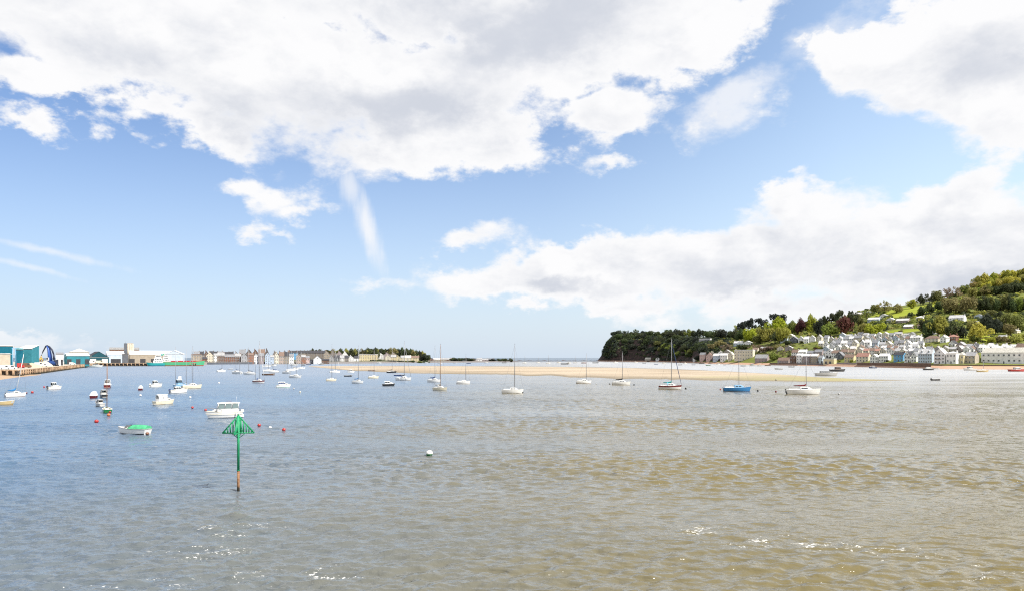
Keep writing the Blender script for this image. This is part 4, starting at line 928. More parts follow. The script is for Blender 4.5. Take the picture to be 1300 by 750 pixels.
def house(label, pos, rz, w, dep, eave, ridge, wall='white', roof='slate', kind='side', cols=2, rows=2, chim=1, group=None, cat='house', name='house', door=True, ww=None, glass=None, base=2.0, parapet=False, dorm=0, ends=False, big=None):
    """front is local -y. kind: side (ridge along the street), gable (gable to the street), hip, flat, mono"""
    r = thing(name, label, cat, pos, rz, group); wm = wallm(wall); rm = roofm(roof)
    X, Y = w / 2, dep / 2; m = MB(); ov = .35
    if kind == 'gable':
        prof = [(-X, -base), (X, -base), (X, eave), (0, ridge), (-X, eave)]
        for y, fl in ((-Y, 0), (Y, 1)): q = [(a, y, z) for a, z in prof]; m.quad(q[::-1] if fl else q)
        for s in (-1, 1): q = [(s * X, -Y, -base), (s * X, Y, -base), (s * X, Y, eave), (s * X, -Y, eave)]; m.quad(q if s > 0 else q[::-1])
        m.build('wall', wm, r)
        f = MB(); th = .22; sl = (ridge - eave) / X; ex = ov; ez = eave - ex * sl
        a = [(-X - ex, ez), (0, ridge), (X + ex, ez)]
        f.loft([[(p[0], y, p[1] + .04) for p in a] + [(p[0], y, p[1] + th) for p in a[::-1]] for y in (-Y - ov, Y + ov)], 0, False, True, True, True)
        ro = f.build('roof', rm, r)
    elif kind in ('side', 'mono'):
        top = ridge
        prof = [(-Y, -base), (Y, -base), (Y, eave), (0, ridge), (-Y, eave)] if kind == 'side' else [(-Y, -base), (Y, -base), (Y, ridge), (-Y, eave)]
        for x, fl in ((X, 0), (-X, 1)): q = [(x, a, z) for a, z in prof]; m.quad(q[::-1] if fl else q)
        m.quad([(-X, -Y, -base), (X, -Y, -base), (X, -Y, eave), (-X, -Y, eave)]); m.quad([(X, Y, -base), (-X, Y, -base), (-X, Y, prof[2][1]), (X, Y, prof[2][1])])
        m.build('wall', wm, r)
        f = MB(); th = .22
        if kind == 'side': sl = (ridge - eave) / Y; a = [(-Y - ov, eave - ov * sl), (0, ridge), (Y + ov, eave - ov * sl)]
        else: sl = (ridge - eave) / (2 * Y); a = [(-Y - ov, eave - ov * sl), (Y + ov, ridge + ov * sl)]
        f.loft([[(x, p[0], p[1] + .04) for p in a] + [(x, p[0], p[1] + th) for p in a[::-1]] for x in (-X - ov * .6, X + ov * .6)], 0, False, True, True, True)
        ro = f.build('roof', rm, r)
    else:
        m.loft([[(-X, -Y, -base), (X, -Y, -base), (X, Y, -base), (-X, Y, -base)], [(-X, -Y, eave), (X, -Y, eave), (X, Y, eave), (-X, Y, eave)]], 0, False, True); m.build('wall', wm, r)
        f = MB(); e = ov if kind == 'hip' else .05
        rx = max(.3, X - Y) if kind == 'hip' else X + .05; ry = .05 if kind == 'hip' else Y + .05
        if kind == 'hip' and Y > X: rx, ry = .05, max(.3, Y - X)
        f.loft([[(-X - e, -Y - e, eave), (X + e, -Y - e, eave), (X + e, Y + e, eave), (-X - e, Y + e, eave)], [(-X - e, -Y - e, eave + .18), (X + e, -Y - e, eave + .18), (X + e, Y + e, eave + .18), (-X - e, Y + e, eave + .18)], [(-rx, -ry, ridge), (rx, -ry, ridge), (rx, ry, ridge), (-rx, ry, ridge)]], 0, False, True, True, True)
        ro = f.build('roof', rm, r)
    zr = ridge - .5
    for k in range(chim):
        if kind == 'gable': chimney_part(ro, (X * .3 if k else -X * .3), Y * (.35 - .7 * k), eave + (ridge - eave) * .5, (ridge - eave) * .5 + 1.3, wm if wall != 'blue' else wallm('brick'))
        else: chimney_part(ro, (-X + .7) if k == 0 and chim > 1 else (X - .7 if k == chim - 1 else lerp(-X, X, k / (chim - 1))), .1, zr - .6, 2.1, wallm('brick') if (wall in ('brick', 'blue', 'brown')) else wm)
    if cols and rows:
        H = eave; ww = ww or min(1.3, w / cols * .5); fh = H / rows; wh = min(1.6, fh * .52)
        dc = (cols // 2) if door else -1
        for j in range(rows):
            for i in range(cols):
                x = lerp(-X, X, (i + .5) / cols); z = fh * (j + .52) 
                if big and j == 0: continue
                if j == 0 and i == dc: link('door', door_mesh(.95, 2.1), r, (x, -Y - .03, 0)); continue
                link('window', window_mesh(ww, wh), r, (x, -Y - .03, z + .1))
        if ends:
            for j in range(rows):
                for i in range(2): link('window', window_mesh(ww, wh), r, (-X - .03, lerp(-Y, Y, (i + .5) / 2), fh * (j + .52) + .1), R(-90))
        if kind == 'gable' and ridge - eave > 2.0: link('window', window_mesh(ww, wh * .8), r, (0, -Y - .03, eave + (ridge - eave) * .3))
    for k in range(dorm):
        x = lerp(-X, X, (k + .5) / dorm); zz = lerp(eave, ridge, .25); yy = -Y * .62
        dm = MB(); dm.box((x, yy, zz + .6), (1.5, 1.9, 1.5)); dp = dm.build('dormer', wm, r)
        dr = MB(); dr.loft([[(x - .95, y, zz + 1.3), (x, y, zz + 2.2), (x + .95, y, zz + 1.3)] for y in (yy - 1.15, yy + 1.6)], 0, False, True, True, True); dr.build('dormer_roof', rm, dp)
        link('window', window_mesh(1.0, 1.1), dp, (x, yy - .97, zz + .72))
    return r
def facing(x, y): return -math.atan2(x, y)
def built(label, px0, px1, rowb, rowe, rowr, d, zb=None, yaw=0.0, dep=9.0, **kw):
    """a building whose front spans photo columns px0..px1 on the bearing, eaves and ridge at the given rows, at distance d"""
    pc = (px0 + px1) / 2; x, y = at(pc, d); xb, yb = at(pc, d + dep / 2 * math.cos(math.atan2(x, y))); zb = zrow(rowb, d) if zb is None else zb
    return house(label, (xb, yb, zb), facing(x, y) + R(yaw), (px1 - px0) * d / F * math.cos(math.atan2(x, d)), dep, zrow(rowe, d) - zb, zrow(rowr, d) - zb, **kw)

# ------------------------------------------------------------------ commercial quay on the left
QA, QB, QC, QD = (-262, 362), (-491, 800), (-385, 832), (-440, 985)
def quay():
    gm, nt, b = newmat('quay_concrete')
    P = nd(nt, 'ShaderNodeNewGeometry').outputs['Position']
    c = mixc(nt, mrange(nt, noise_tex(nt, P, .12, 5, .65), .35, .65), (.30, .27, .22), (.48, .44, .37)); nt.links.new(c, b.inputs['Base Color']); b.inputs['Roughness'].default_value = .95
    poly = [(-700, 330), (-330, 352), QA, QB, QC, QD, (-470, 1020), (-1600, 1400), (-1600, 330)]
    m = MB(); m.prism(poly, -1.5, 3.3); tag(m.build('quay_ground', gm), 'pale concrete apron of the working quay', None, None, 'structure')
    tm, nt, b = newmat('weathered_timber_piling')
    P = nd(nt, 'ShaderNodeNewGeometry').outputs['Position']; z = nd(nt, 'ShaderNodeSeparateXYZ', {0: P}).outputs[2]
    n = noise_tex(nt, nd(nt, 'ShaderNodeMapping', {'Vector': P, 'Scale': (.8, .8, .3)}).outputs[0], 1.0, 5, .65)
    c = mixc(nt, mrange(nt, n, .35, .65), (.16, .095, .055), (.40, .28, .18)); c = mixc(nt, mrange(nt, mth(nt, 'MULTIPLY_ADD', n, 1.2, z), 2.0, 1.2), c, (.06, .05, .03)); nt.links.new(c, b.inputs['Base Color']); b.inputs['Roughness'].default_value = .9
    q = thing('piled_quay_wall', 'timber-piled quay wall running away from the left edge under the crane', 'quay wall', (QA[0], QA[1], 0))
    wm = paint('wet_dark_wall', (.06, .05, .042), .9)
    L = math.hypot(QB[0] - QA[0], QB[1] - QA[1]); n = 64
    ux, uy = (QB[0] - QA[0]) / L, (QB[1] - QA[1]) / L; nx, ny = uy, -ux
    bk = MB(); bk.quad([(nx * .06, ny * .06, -1), (ux * L + nx * .06, uy * L + ny * .06, -1), (ux * L + nx * .06, uy * L + ny * .06, 3.25), (nx * .06, ny * .06, 3.25)]); bk.build('backing_wall', wm, q)
    cp = MB(); cp.tube([(nx * .55, ny * .55, 3.25), (ux * L + nx * .55, uy * L + ny * .55, 3.25)], .42, 6); cp.build('capping_beam', tm, q)
    wl = MB(); wl.tube([(nx * .5, ny * .5, 1.9), (ux * L + nx * .5, uy * L + ny * .5, 1.9)], .25, 6); wl.build('waling_beam', tm, q)
    rnd = random.Random(4); pm = MB(); pm.tube([(0, 0, -1), (0, 0, 3.3)], [.62, .58], 8); pme = pm.mesh('pile', [tm])
    for k in range(n):
        t = (k + .5 + rnd.uniform(-.12, .12)) / n * L
        link('pile', pme, q, (ux * t + nx * .75, uy * t + ny * .75, 0))
    q = thing('piled_quay_wall', 'dark far quay wall under the ships and pale sheds', 'quay wall', (QB[0], QB[1], 0))
    L = math.hypot(QC[0] - QB[0], QC[1] - QB[1]); ux, uy = (QC[0] - QB[0]) / L, (QC[1] - QB[1]) / L; nx, ny = uy, -ux
    bk = MB(); bk.quad([(nx * .06, ny * .06, -1), (ux * L + nx * .06, uy * L + ny * .06, -1), (ux * L + nx * .06, uy * L + ny * .06, 3.25), (nx * .06, ny * .06, 3.25)]); bk.build('backing_wall', wm, q)
    cp = MB(); cp.tube([(nx * .5, ny * .5, 3.25), (ux * L + nx * .5, uy * L + ny * .5, 3.25)], .42, 6); cp.build('capping_beam', tm, q)
    for k in range(26):
        t = (k + .5) / 26 * L; link('pile', pme, q, (ux * t + nx * .75, uy * t + ny * .75, 0))
    q = thing('piled_quay_wall', 'short timber-piled quay wall above the sandy foreshore at the left edge', 'quay wall', (QA[0], QA[1], 0))
    a, b2 = Vector((-520, 341, 0)), Vector((QA[0], QA[1], 0)); m1 = Vector((-330, 352, 0)); o0 = b2
    pts = [m1.lerp(b2, (k + .5) / 22) for k in range(22)] + [a.lerp(m1, (k + .5) / 30) for k in range(30)]
    for p in pts: link('pile', pme, q, (p.x - o0.x, p.y - o0.y - .75, 0))
    cp = MB(); cp.tube([(a.x - o0.x, a.y - o0.y - .5, 3.25), (m1.x - o0.x, m1.y - o0.y - .5, 3.25), (0, -.5, 3.25)], .42, 6); cp.build('capping_beam', tm, q)
    bk = MB(); bk.loft([[(v.x - o0.x, v.y - o0.y - .06, -1), (v.x - o0.x, v.y - o0.y - .06, 3.25)] for v in (a, m1, b2)], 0, False); bk.build('backing_wall', wm, q)
    # sandy foreshore at the near corner
    sm, nt, b = newmat('foreshore_sand'); P = nd(nt, 'ShaderNodeNewGeometry').outputs['Position']
    c = mixc(nt, noise_tex(nt, P, .5, 5, .65), (.26, .17, .10), (.46, .33, .22)); nt.links.new(c, b.inputs['Base Color']); b.inputs['Roughness'].default_value = .95
    m = MB(); rows = []
    for k in range(7):
        t = k / 6; row = []
        for i in range(24):
            u = i / 23; px = lerp(-130, 52, u)
            d0 = CAMZ * F / (interp([(-130, 486), (0, 482.2), (22, 478.6), (52, 475.4)], px) - HZ); d1 = interp([(-130, 352), (0, 368), (20, 375), (52, 402)], px)
            d = lerp(d0, max(d1, d0 + 1), t) + 2 * mnoise.noise(Vector((px * .1, t * 3, 0))) * (1 - t); x, y = at(px, d); row.append((x, y, -.15 + 1.5 * t ** .8 * (1 - .75 * max(0, u - .55) / .45)))
        rows.append(row)
    m.loft(rows, 0, True); tag(m.build('beach', sm), 'sandy foreshore at the foot of the timber quay', None, None, 'structure')
quay()
def shed(label, px0, px1, rowb, rowe, rowr, d, wall, roof, kind='side', dep=30, yaw=0, cols=0, name='warehouse', zb=3.3, doors=0, doorc='dark', **kw):
    r = built(label, px0, px1, rowb, rowe, rowr, d, zb, yaw, dep, wall=wall, roof=roof, kind=kind, cols=cols, chim=0, cat=name.replace('_', ' '), name=name, **kw)
    w = (px1 - px0) * d / F
    for k in range(doors):
        m = MB(); x = lerp(-w / 2, w / 2, (k + .5) / doors); m.box((x, -dep / 2 - .06, 2.6), (w / doors * .5, .1, 5.2)); m.build('loading_door', roofm(doorc), r)
    # gutters and cladding bands catch the light
    m = MB(); e = zrow(rowe, d) - zb; m.box((0, -dep / 2 - .14, e - .2), (w + .3, .22, .28)); m.build('gutter', gel('grey'), r)
    return r
shed('dark teal warehouse cut off by the left edge of the view', -70, 17.5, 461, 438.2, 436.5, 470, 'teal', 'pale', 'mono', 40)
shed('low beige wall-like store in front of the cut-off teal warehouse', -40, 13.5, 463, 448.5, 447.8, 455, 'beige', 'pale', 'flat', 8)
shed('small dark teal shed between the two big teal warehouses', 19, 29, 461, 443, 441.5, 500, 'teal', 'teal', 'mono', 18)
shed('large blue-teal warehouse with sloping roofline beside the blue crane', 28.5, 45.5, 461, 442.0, 437.5, 520, 'sea teal', 'pale', 'mono', 14, -20)
shed('small white and blue striped shed right of the blue crane', 71, 80.5, 462, 449.2, 447, 600, 'white', 'slate', 'mono', 12, 0, doors=2)
shed('teal-banded shed with white roof on the quay behind the crane', 83, 112, 460, 451, 448.2, 690, 'sea teal', 'white', 'side', 24, 6, doors=3)
shed('beige-roofed warehouse standing taller behind the teal-banded shed', 88, 113, 459, 446.5, 441.8, 790, 'beige', 'lichen', 'hip', 30, 0, 5, rows=2, door=False)
shed('dark blue barn with rounded gable, left end of the pale sheds', 110, 136, 460, 453, 445.8, 850, 'dark teal', 'dark', 'gable', 26, 10, doors=2, doorc='pale')
shed('light blue shed with white roof next to the rounded dark barn', 135, 157, 460.5, 449.5, 445.4, 868, 'pale blue', 'white', 'side', 26, 4, doors=1)
shed('very long pale shed with white roof beside the silo tower', 164, 224, 460, 449.4, 444.8, 880, 'stone', 'white', 'side', 34, 3, doors=5)
shed('pale blue gable-ended shed at the right end of the white roofs', 211, 234, 460, 449, 444.4, 866, 'pale blue', 'white', 'gable', 26, -6, doors=0)
shed('brown flat-roofed building behind the silo tower', 139, 177, 459, 443, 440.5, 960, 'brown', 'grey', 'flat', 18, 0, 8, rows=3, door=False)
shed('dark blue hopper house at the foot of the silo tower', 155, 163, 460, 449.6, 448.6, 850, 'slate', 'dark', 'flat', 8)
shed('grey-green grain store behind the bow of the moored ship', 243, 256, 460, 450, 448.8, 880, 'stone', 'brown', 'flat', 14, 0, 4, rows=3, door=False)
def silo():
    x, y = at(163, 905); r = thing('silo_tower', 'beige grain silo tower with dark stair block on the left', 'tower', (x, y, 3.3), facing(x, y))
    h = zrow(436, 905) - 3.3
    m = MB()
    for k in range(3): m.tube([(-.2 + k * 2.6, 0, 0), (-.2 + k * 2.6, 0, h)], 1.5, 12)
    m.build('silo', wallm('beige'), r)
    m = MB(); m.box((-3.4, -.2, h * .5 + .4), (3.4, 4, h + .8)); m.build('stair_block', wallm('slate'), r)
    m = MB(); m.box((2.2, 0, h + .5), (7, 2.4, 1.0)); m.build('conveyor_housing', wallm('beige'), r)
    m = MB(); m.tube([(-3.4, 0, h + .8), (-3.4, 0, h + 4)], .09, 5); m.build('aerial', ROPE, r)
silo()
def crane():
    x, y = at(66.5, 560); r = thing('material_handler', 'blue material-handling crane with arched boom and yellow grab on the quay', 'crane', (x, y, 3.3), R(-8)); k = 560 / F
    bl = paint('crane_blue', (.035, .10, .36), .4, 0, .15, .8); dk = paint('crane_dark_steel', (.03, .035, .06), .5); ye = paint('grab_yellow', (.70, .42, .04), .5)
    def Q(px, row, yy=0): return ((px - 66.5) * k, yy, zrow(row, 560) - 3.3)
    for s in (-1, 1):
        m = MB(); m.box((0, s * 2.2, .5), (8.0, .9, 1.0), 0, 0, .9); m.build('track', dk, r)
    m = MB(); m.box((0, 0, 1.5), (4, 3.2, 1.0)); m.build('undercarriage', bl, r)
    m = MB(); m.box((.8, 0, 3.1), (6.2, 3.6, 2.2), 0, 0, .92); m.build('engine_house', bl, r)
    m = MB(); m.box((3.4, 0, 3.5), (1.4, 3.4, 2.6)); m.build('counterweight', dk, r)
    c = MB(); c.box((-2.6, -1.4, 5.6), (2.2, 1.8, 2.4), 0, 0, .9); cb = c.build('cab', gel('white'), r)
    for a in ((-2.6, -2.33), ): 
        g = MB(); g.box((a[0], a[1], 5.9), (1.5, .04, 1.3)); g.build('window', DARKW, cb)
    for s in (-1, 1):
        m = MB(); m.tube([Q(63.4, 458, s * .9), Q(62.8, 450, s * .8), Q(61.4, 442, s * .5), Q(59, 438.6, s * .3)], [1.0, .95, .8, .5], 8); m.build('boom', bl, r)
    m = MB(); m.tube([Q(68.2, 449), Q(66.2, 443.6), Q(62.5, 439.6), Q(58.6, 438.0)], [.55, .65, .6, .5], 8); m.build('upper_link', dk, r)
    m = MB(); m.tube([Q(68.2, 449), Q(69, 456)], [.6, .8], 8); m.build('balance_arm', dk, r)
    m = MB(); m.tube([Q(59.4, 438), Q(57.4, 438.6), Q(53, 446), Q(50.8, 451)], [.5, .55, .45, .3], 8); m.build('dipper_arm', dk, r)
    g = MB(); g.tube([Q(50.6, 451), Q(50.4, 454)], [.3, .5], 8)
    for a in range(5):
        an = 2 * math.pi * a / 5; b = Vector(Q(50.3, 454.2)); o = Vector((math.cos(an), math.sin(an), 0))
        g.tube([b, b + o * 1.5 + Vector((0, 0, -.8)), b + o * 1.5 + Vector((0, 0, -1.9)), b + o * .3 + Vector((0, 0, -2.7))], [.3, .42, .38, .1], 6)
    g.build('grab', ye, r)
crane()
def gantry():
    x, y = at(18, 420); r = thing('lamp_gantry', 'pale steel gantry frame standing on the quay between teal sheds', 'gantry', (x, y, 3.3), facing(x, y)); m = gel('sky')
    h = zrow(441.5, 420) - 3.3
    for xx in (-.9, .9):
        a = MB(); a.tube([(xx, 0, 0), (xx * .8, 0, h)], .17, 6); a.build('leg', m, r)
    a = MB(); a.box((0, 0, h), (2.4, .3, .3)); a.build('crossbeam', m, r)
    for t in (.3, .6): a = MB(); a.tube([(-.88, 0, h * t), (.84, 0, h * (t + .15))], .08, 5); a.build('brace', m, r)
gantry()
def van(label, px, row, d, c, kind='van', head=0, L=5.2):
    x, y = at(px, d); r = thing('parked_' + kind, label, kind, (x, y, 3.31), facing(x, y) + R(head), 'vehicles and loads on the quay'); m = gel(c)
    b = MB(); h = 2.3 if kind == 'van' else 3.2; b.loft([[(-L / 2, s, .45), (-L / 2, s, h), (L * .2, s, h), (L * .38, s, h * .55), (L / 2, s, h * .48), (L / 2, s, .45)] for s in (-1, 1)], 0, False, True, True, True); b.build('body', m, r)
    for sx in (-.3, .32):
        for s in (-1, 1):
            w = MB(); w.tube([(sx * L, s * .8, .36), (sx * L, s * 1.03, .36)], .36, 10); w.build('wheel', RUB, r)
    for s in (-1, 1):
        w = MB(); w.quad([(L * .05, s * 1.015, h * .58), (L * .30, s * 1.015, h * .58), (L * .22, s * 1.015, h * .9), (L * .05, s * 1.015, h * .9)][::-s]); w.build('window', DARKW, r)
for a in (('white van parked at the left edge of the quay, below the teal warehouse', 6, 0, 395, 'white', 'van', 0), ('second white van on the quay, beside the pale gantry', 13, 0, 400, 'white', 'van', 0, 6.5), ('pink-red lorry on the quay under the blue-teal warehouse', 26.5, 0, 440, 'red', 'lorry', 0, 4.2), ('grey-brown lorry on the quay right of the pink-red lorry', 33, 0, 450, 'brown', 'lorry', 30, 6), ('white van on the quay at the feet of the blue crane', 55, 0, 520, 'white', 'van', 10, 6), ('white lorry beside the yellow grab of the crane', 50, 0, 505, 'white', 'lorry', 0, 6),
          ('white van right of the striped shed on the quay', 92, 0, 650, 'white', 'van', 0), ('white lorry in front of the rounded dark barn', 117, 0, 815, 'white', 'lorry', 0, 9), ('cream lorry between dark barn and light blue shed', 127, 0, 818, 'cream', 'lorry', 5, 9)): van(*a)
def heap(label, px, d, rad, h, col):
    x, y = at(px, d); m, nt, b = newmat('heap_' + str(px)); P = nd(nt, 'ShaderNodeNewGeometry').outputs['Position']; c = mixc(nt, noise_tex(nt, P, .6, 5, .6), tuple(v * .75 for v in col), col); nt.links.new(c, b.inputs['Base Color']); b.inputs['Roughness'].default_value = 1
    mb = MB(); rows = []
    for k in range(7):
        t = k / 6; rows.append([(math.cos(a) * rad * (1 - t) * (1 + .15 * mnoise.noise(Vector((math.cos(a) * 2, math.sin(a) * 2, t)))) , math.sin(a) * rad * .8 * (1 - t), h * t ** .85) for a in [2 * math.pi * j / 18 for j in range(18)]])
    mb.loft(rows, 0, True, True, False, True); o = mb.build('spoil_heap', m, None, (x, y, 3.3)); tag(o, label, 'heap')
heap('pale sand heap on the quay behind the vans', 40, 480, 8, 3.2, (.52, .42, .30)); heap('cream gravel heap behind the yellow grab', 57, 545, 6, 4.6, (.62, .55, .40)); heap('low grey heap near the left edge of the quay', -4, 420, 7, 2.6, (.46, .40, .32))
# ships at the far quay
def ship(label, px0, px1, rowdeck, rowbow, d, hullc, boot, trim, house_px, house_row, bowleft=False, hc='white', holds=3, name='cargo_ship'):
    L = (px1 - px0) * d / F; x, y = at((px0 + px1) / 2, d); r = thing(name, label, 'ship', (x, y, 0), facing(x, y) + (math.pi if bowleft else 0)); B = min(10, L * .22); zd = zrow(rowdeck, d); zb = zrow(rowbow, d)
    secs = []
    for k in range(15):
        s = k / 14; w = B / 2 * (min(1, .8 + s * 2) if s < .75 else max(.03, (1 - ((s - .75) / .25) ** 2.2))); xx = (s - .5) * L; sh = zd + (zb - zd) * max(0, (s - .72) / .28) ** 1.4
        half = [(0, -1.5), (.8, -1.2), (.97, .6), (.98, .9), (1, sh - .6), (1, sh)]
        sec = [(xx + (z / zb) * 1.8 * s ** 8, -f * w, z) for f, z in half[::-1]] + [(xx + (z / zb) * 1.8 * s ** 8, f * w, z) for f, z in half[1:]]
        secs.append(sec)
    m = MB(); m.loft(secs, lambda k, j: 2 if j in (0, 9) else (0 if j in (1, 8) else 1), True); m.quad(secs[0][::-1], 0); m.build('hull', [gel(hullc), gel(boot), gel(trim)], r)
    m = MB(); m.loft([[(s[0][0], s[0][1] * .97, s[0][2] - .5), (s[-1][0], s[-1][1] * .97, s[-1][2] - .5)] for s in secs], 0, False); m.build('deck', gel('rust'), r)
    sg = -1 if bowleft else 1
    hx0, hx1 = [sg * ((p - (px0 + px1) / 2) * d / F) for p in house_px]; hx0, hx1 = min(hx0, hx1), max(hx0, hx1); ht = zrow(house_row, d)
    n = 3; cur = zd - .4
    for k in range(n):
        t0, t1 = zd + (ht - zd) * k / n, zd + (ht - zd) * (k + 1) / n; f = 1 - .18 * k
        m = MB(); m.box(((hx0 + hx1) / 2, 0, (t0 + t1) / 2 - .1), ((hx1 - hx0) * f, B * .85 * f, t1 - t0 + .05)); dk = m.build('deckhouse', gel(hc), r)
        for i in range(4):
            w = MB(); w.box((lerp(hx0, hx1, .5 + (i - 1.5) * .2 * f), sg * -1 * (B * .425 * f + .03), (t0 + t1) / 2), ((hx1 - hx0) * .11, .04, (t1 - t0) * .4)); w.build('window', DARKW, dk)
    m = MB(); m.tube([((hx0 + hx1) / 2 - .5, 0, ht), ((hx0 + hx1) / 2 - .5, 0, ht + 5)], .15, 6); m.build('mast', gel('white'), r)
    m = MB(); m.box((hx0 + 1.2 if not bowleft else hx0 + 1.2, 0, ht + .6), (1.5, 1.6, 2.2)); m.build('funnel', gel(hullc), r)
    free = [(-L * .5 + 2, hx0 - 1), (hx1 + 1, L * .34)]
    a, b = max(free, key=lambda q: q[1] - q[0])
    for k in range(holds):
        m = MB(); m.box((lerp(a, b, (k + .5) / holds), 0, zd + .2), ((b - a) / holds * .85, B * .7, 1.6)); m.build('hatch_cover', gel('red' if trim == 'red' else 'grey'), r)
ship('turquoise-hulled coaster with white wheelhouse moored below the pale shed', 189, 208, 460.2, 459.2, 812, 'teal', 'navy', 'teal', (195, 206), 450.5, True, holds=1)
ship('green-hulled cargo ship with red rail at the far quay', 207.5, 256, 458.4, 456.6, 830, 'leaf', 'red', 'red', (209, 217), 450, False, holds=4)
# ------------------------------------------------------------------ trees
LEAFC = {'lime': (.33, .325, .05), 'yellow': (.46, .41, .065), 'mid': (.21, .24, .055), 'dark': (.085, .106, .044), 'olive': (.31, .285, .09), 'copper': (.13, .047, .047), 'deep': (.056, .068, .046), 'pine': (.056, .070, .056), 'heath': (.29, .22, .145)}
def leafm(c):
    nm = 'foliage_' + c
    if nm in MATS: return MATS[nm]
    m, nt, b = newmat(nm); col = LEAFC[c]
    rnd = nd(nt, 'ShaderNodeObjectInfo').outputs['Random']; g = nd(nt, 'ShaderNodeNewGeometry').outputs
    n = noise_tex(nt, g['Position'], .45, 4, .65)
    c1 = mixc(nt, mrange(nt, n, .3, .7), tuple(v * .55 for v in col), tuple(min(1, v * 1.35) for v in col))
    hsv = nd(nt, 'ShaderNodeHueSaturation', {'Hue': mth(nt, 'MULTIPLY_ADD', rnd, .05, .475), 'Saturation': mth(nt, 'MULTIPLY_ADD', rnd, .25, .82), 'Value': mth(nt, 'MULTIPLY_ADD', rnd, .5, .75), 'Color': c1}).outputs[0]
    nt.links.new(hsv, b.inputs['Base Color']); b.inputs['Roughness'].default_value = .7; b.inputs['Specular IOR Level'].default_value = .15
    tr = nd(nt, 'ShaderNodeBsdfTranslucent', {'Color': hsv}).outputs[0]; ms = nd(nt, 'ShaderNodeMixShader', {0: .45, 1: b.outputs[0], 2: tr}).outputs[0]; nt.links.new(ms, nt.nodes['Material Output'].inputs[0])
    return m
BARK = paint('bark', (.07, .05, .038), .95, 0, .3, 3)
def crown_mesh(shape, seed):
    rnd = random.Random(seed); m = MB(); lobes = []
    if shape == 'round':
        for k in range(15):
            while True:
                p = Vector((rnd.uniform(-1, 1), rnd.uniform(-1, 1), rnd.uniform(-1, 1)))
                if .25 < p.length < 1: break
            z = .52 + p.z * .36; lobes.append((Vector((p.x * .70, p.y * .70, z)), rnd.uniform(.20, .36)))
        lobes.append((Vector((0, 0, .52)), .45)); N = 1100
    elif shape == 'spread':
        for k in range(16):
            a = rnd.uniform(0, 6.28); r = rnd.uniform(.15, .85); lobes.append((Vector((math.cos(a) * r, math.sin(a) * r, rnd.uniform(.25, .80) - r * r * .22)), rnd.uniform(.18, .30)))
        lobes.append((Vector((0, 0, .42)), .38)); N = 1000
    elif shape == 'pine':
        for k in range(10):
            a = rnd.uniform(0, 6.28); r = rnd.uniform(.1, .75); lobes.append((Vector((math.cos(a) * r, math.sin(a) * r, rnd.uniform(.50, .92) - r * .12)), rnd.uniform(.16, .30)))
        N = 650
    elif shape == 'cone':
        for k in range(12):
            t = k / 11; r = .75 * (1 - t) + .06
            for j in range(3): a = rnd.uniform(0, 6.28); lobes.append((Vector((math.cos(a) * r * .5, math.sin(a) * r * .5, .10 + .84 * t)), r * .55 + .05))
        N = 800
    else:      # airy: half-bare spring crown
        for k in range(22):
            a = rnd.uniform(0, 6.28); r = rnd.uniform(.2, .85); lobes.append((Vector((math.cos(a) * r, math.sin(a) * r, rnd.uniform(.3, .95) - r * r * .2)), rnd.uniform(.10, .2)))
        N = 420
    area = sum(l[1] ** 2 for l in lobes)
    for c, r in lobes:
        for k in range(int(N * r * r / area)):
            while True:
                v = Vector((rnd.gauss(0, 1), rnd.gauss(0, 1), rnd.gauss(0, 1)))
                if v.length > .1: break
            v.normalize()
            p = c + Vector((v.x, v.y, v.z * .8)) * r * rnd.uniform(.78, 1.06)
            nrm = (v + Vector((rnd.gauss(0, .45), rnd.gauss(0, .45), rnd.gauss(0, .45)))).normalized()
            a = nrm.orthogonal().normalized(); b = nrm.cross(a); an = rnd.uniform(0, 6.28); a, b = a * math.cos(an) + b * math.sin(an), b * math.cos(an) - a * math.sin(an)
            s = rnd.uniform(.045, .095)
            m.quad([p + a * s, p + b * s * .8 + nrm * s * .2, p - a * s, p - b * s * .8 + nrm * s * .15])
    return m.mesh('crown', [BARK])
CROWNS = {k: [crown_mesh(k, 10 * i + j) for j in range(4)] for i, k in enumerate(('round', 'spread', 'pine', 'cone', 'airy'))}
def _trunk():
    m = MB(); m.tube([(0, 0, -.1), (.02, 0, .25), (0, .02, .5), (.03, 0, .8)], [.075, .052, .04, .015], 7)
    for k in range(5):
        a = k * 1.26; m.tube([(0, 0, .26 + .06 * k), (.3 * math.cos(a), .3 * math.sin(a), .48 + .06 * k), (.5 * math.cos(a), .5 * math.sin(a), .62 + .05 * k)], [.03, .018, .008], 5)
    return m.mesh('trunk', [BARK])
TRUNK = _trunk()
TRND = random.Random(77)
TREES = []
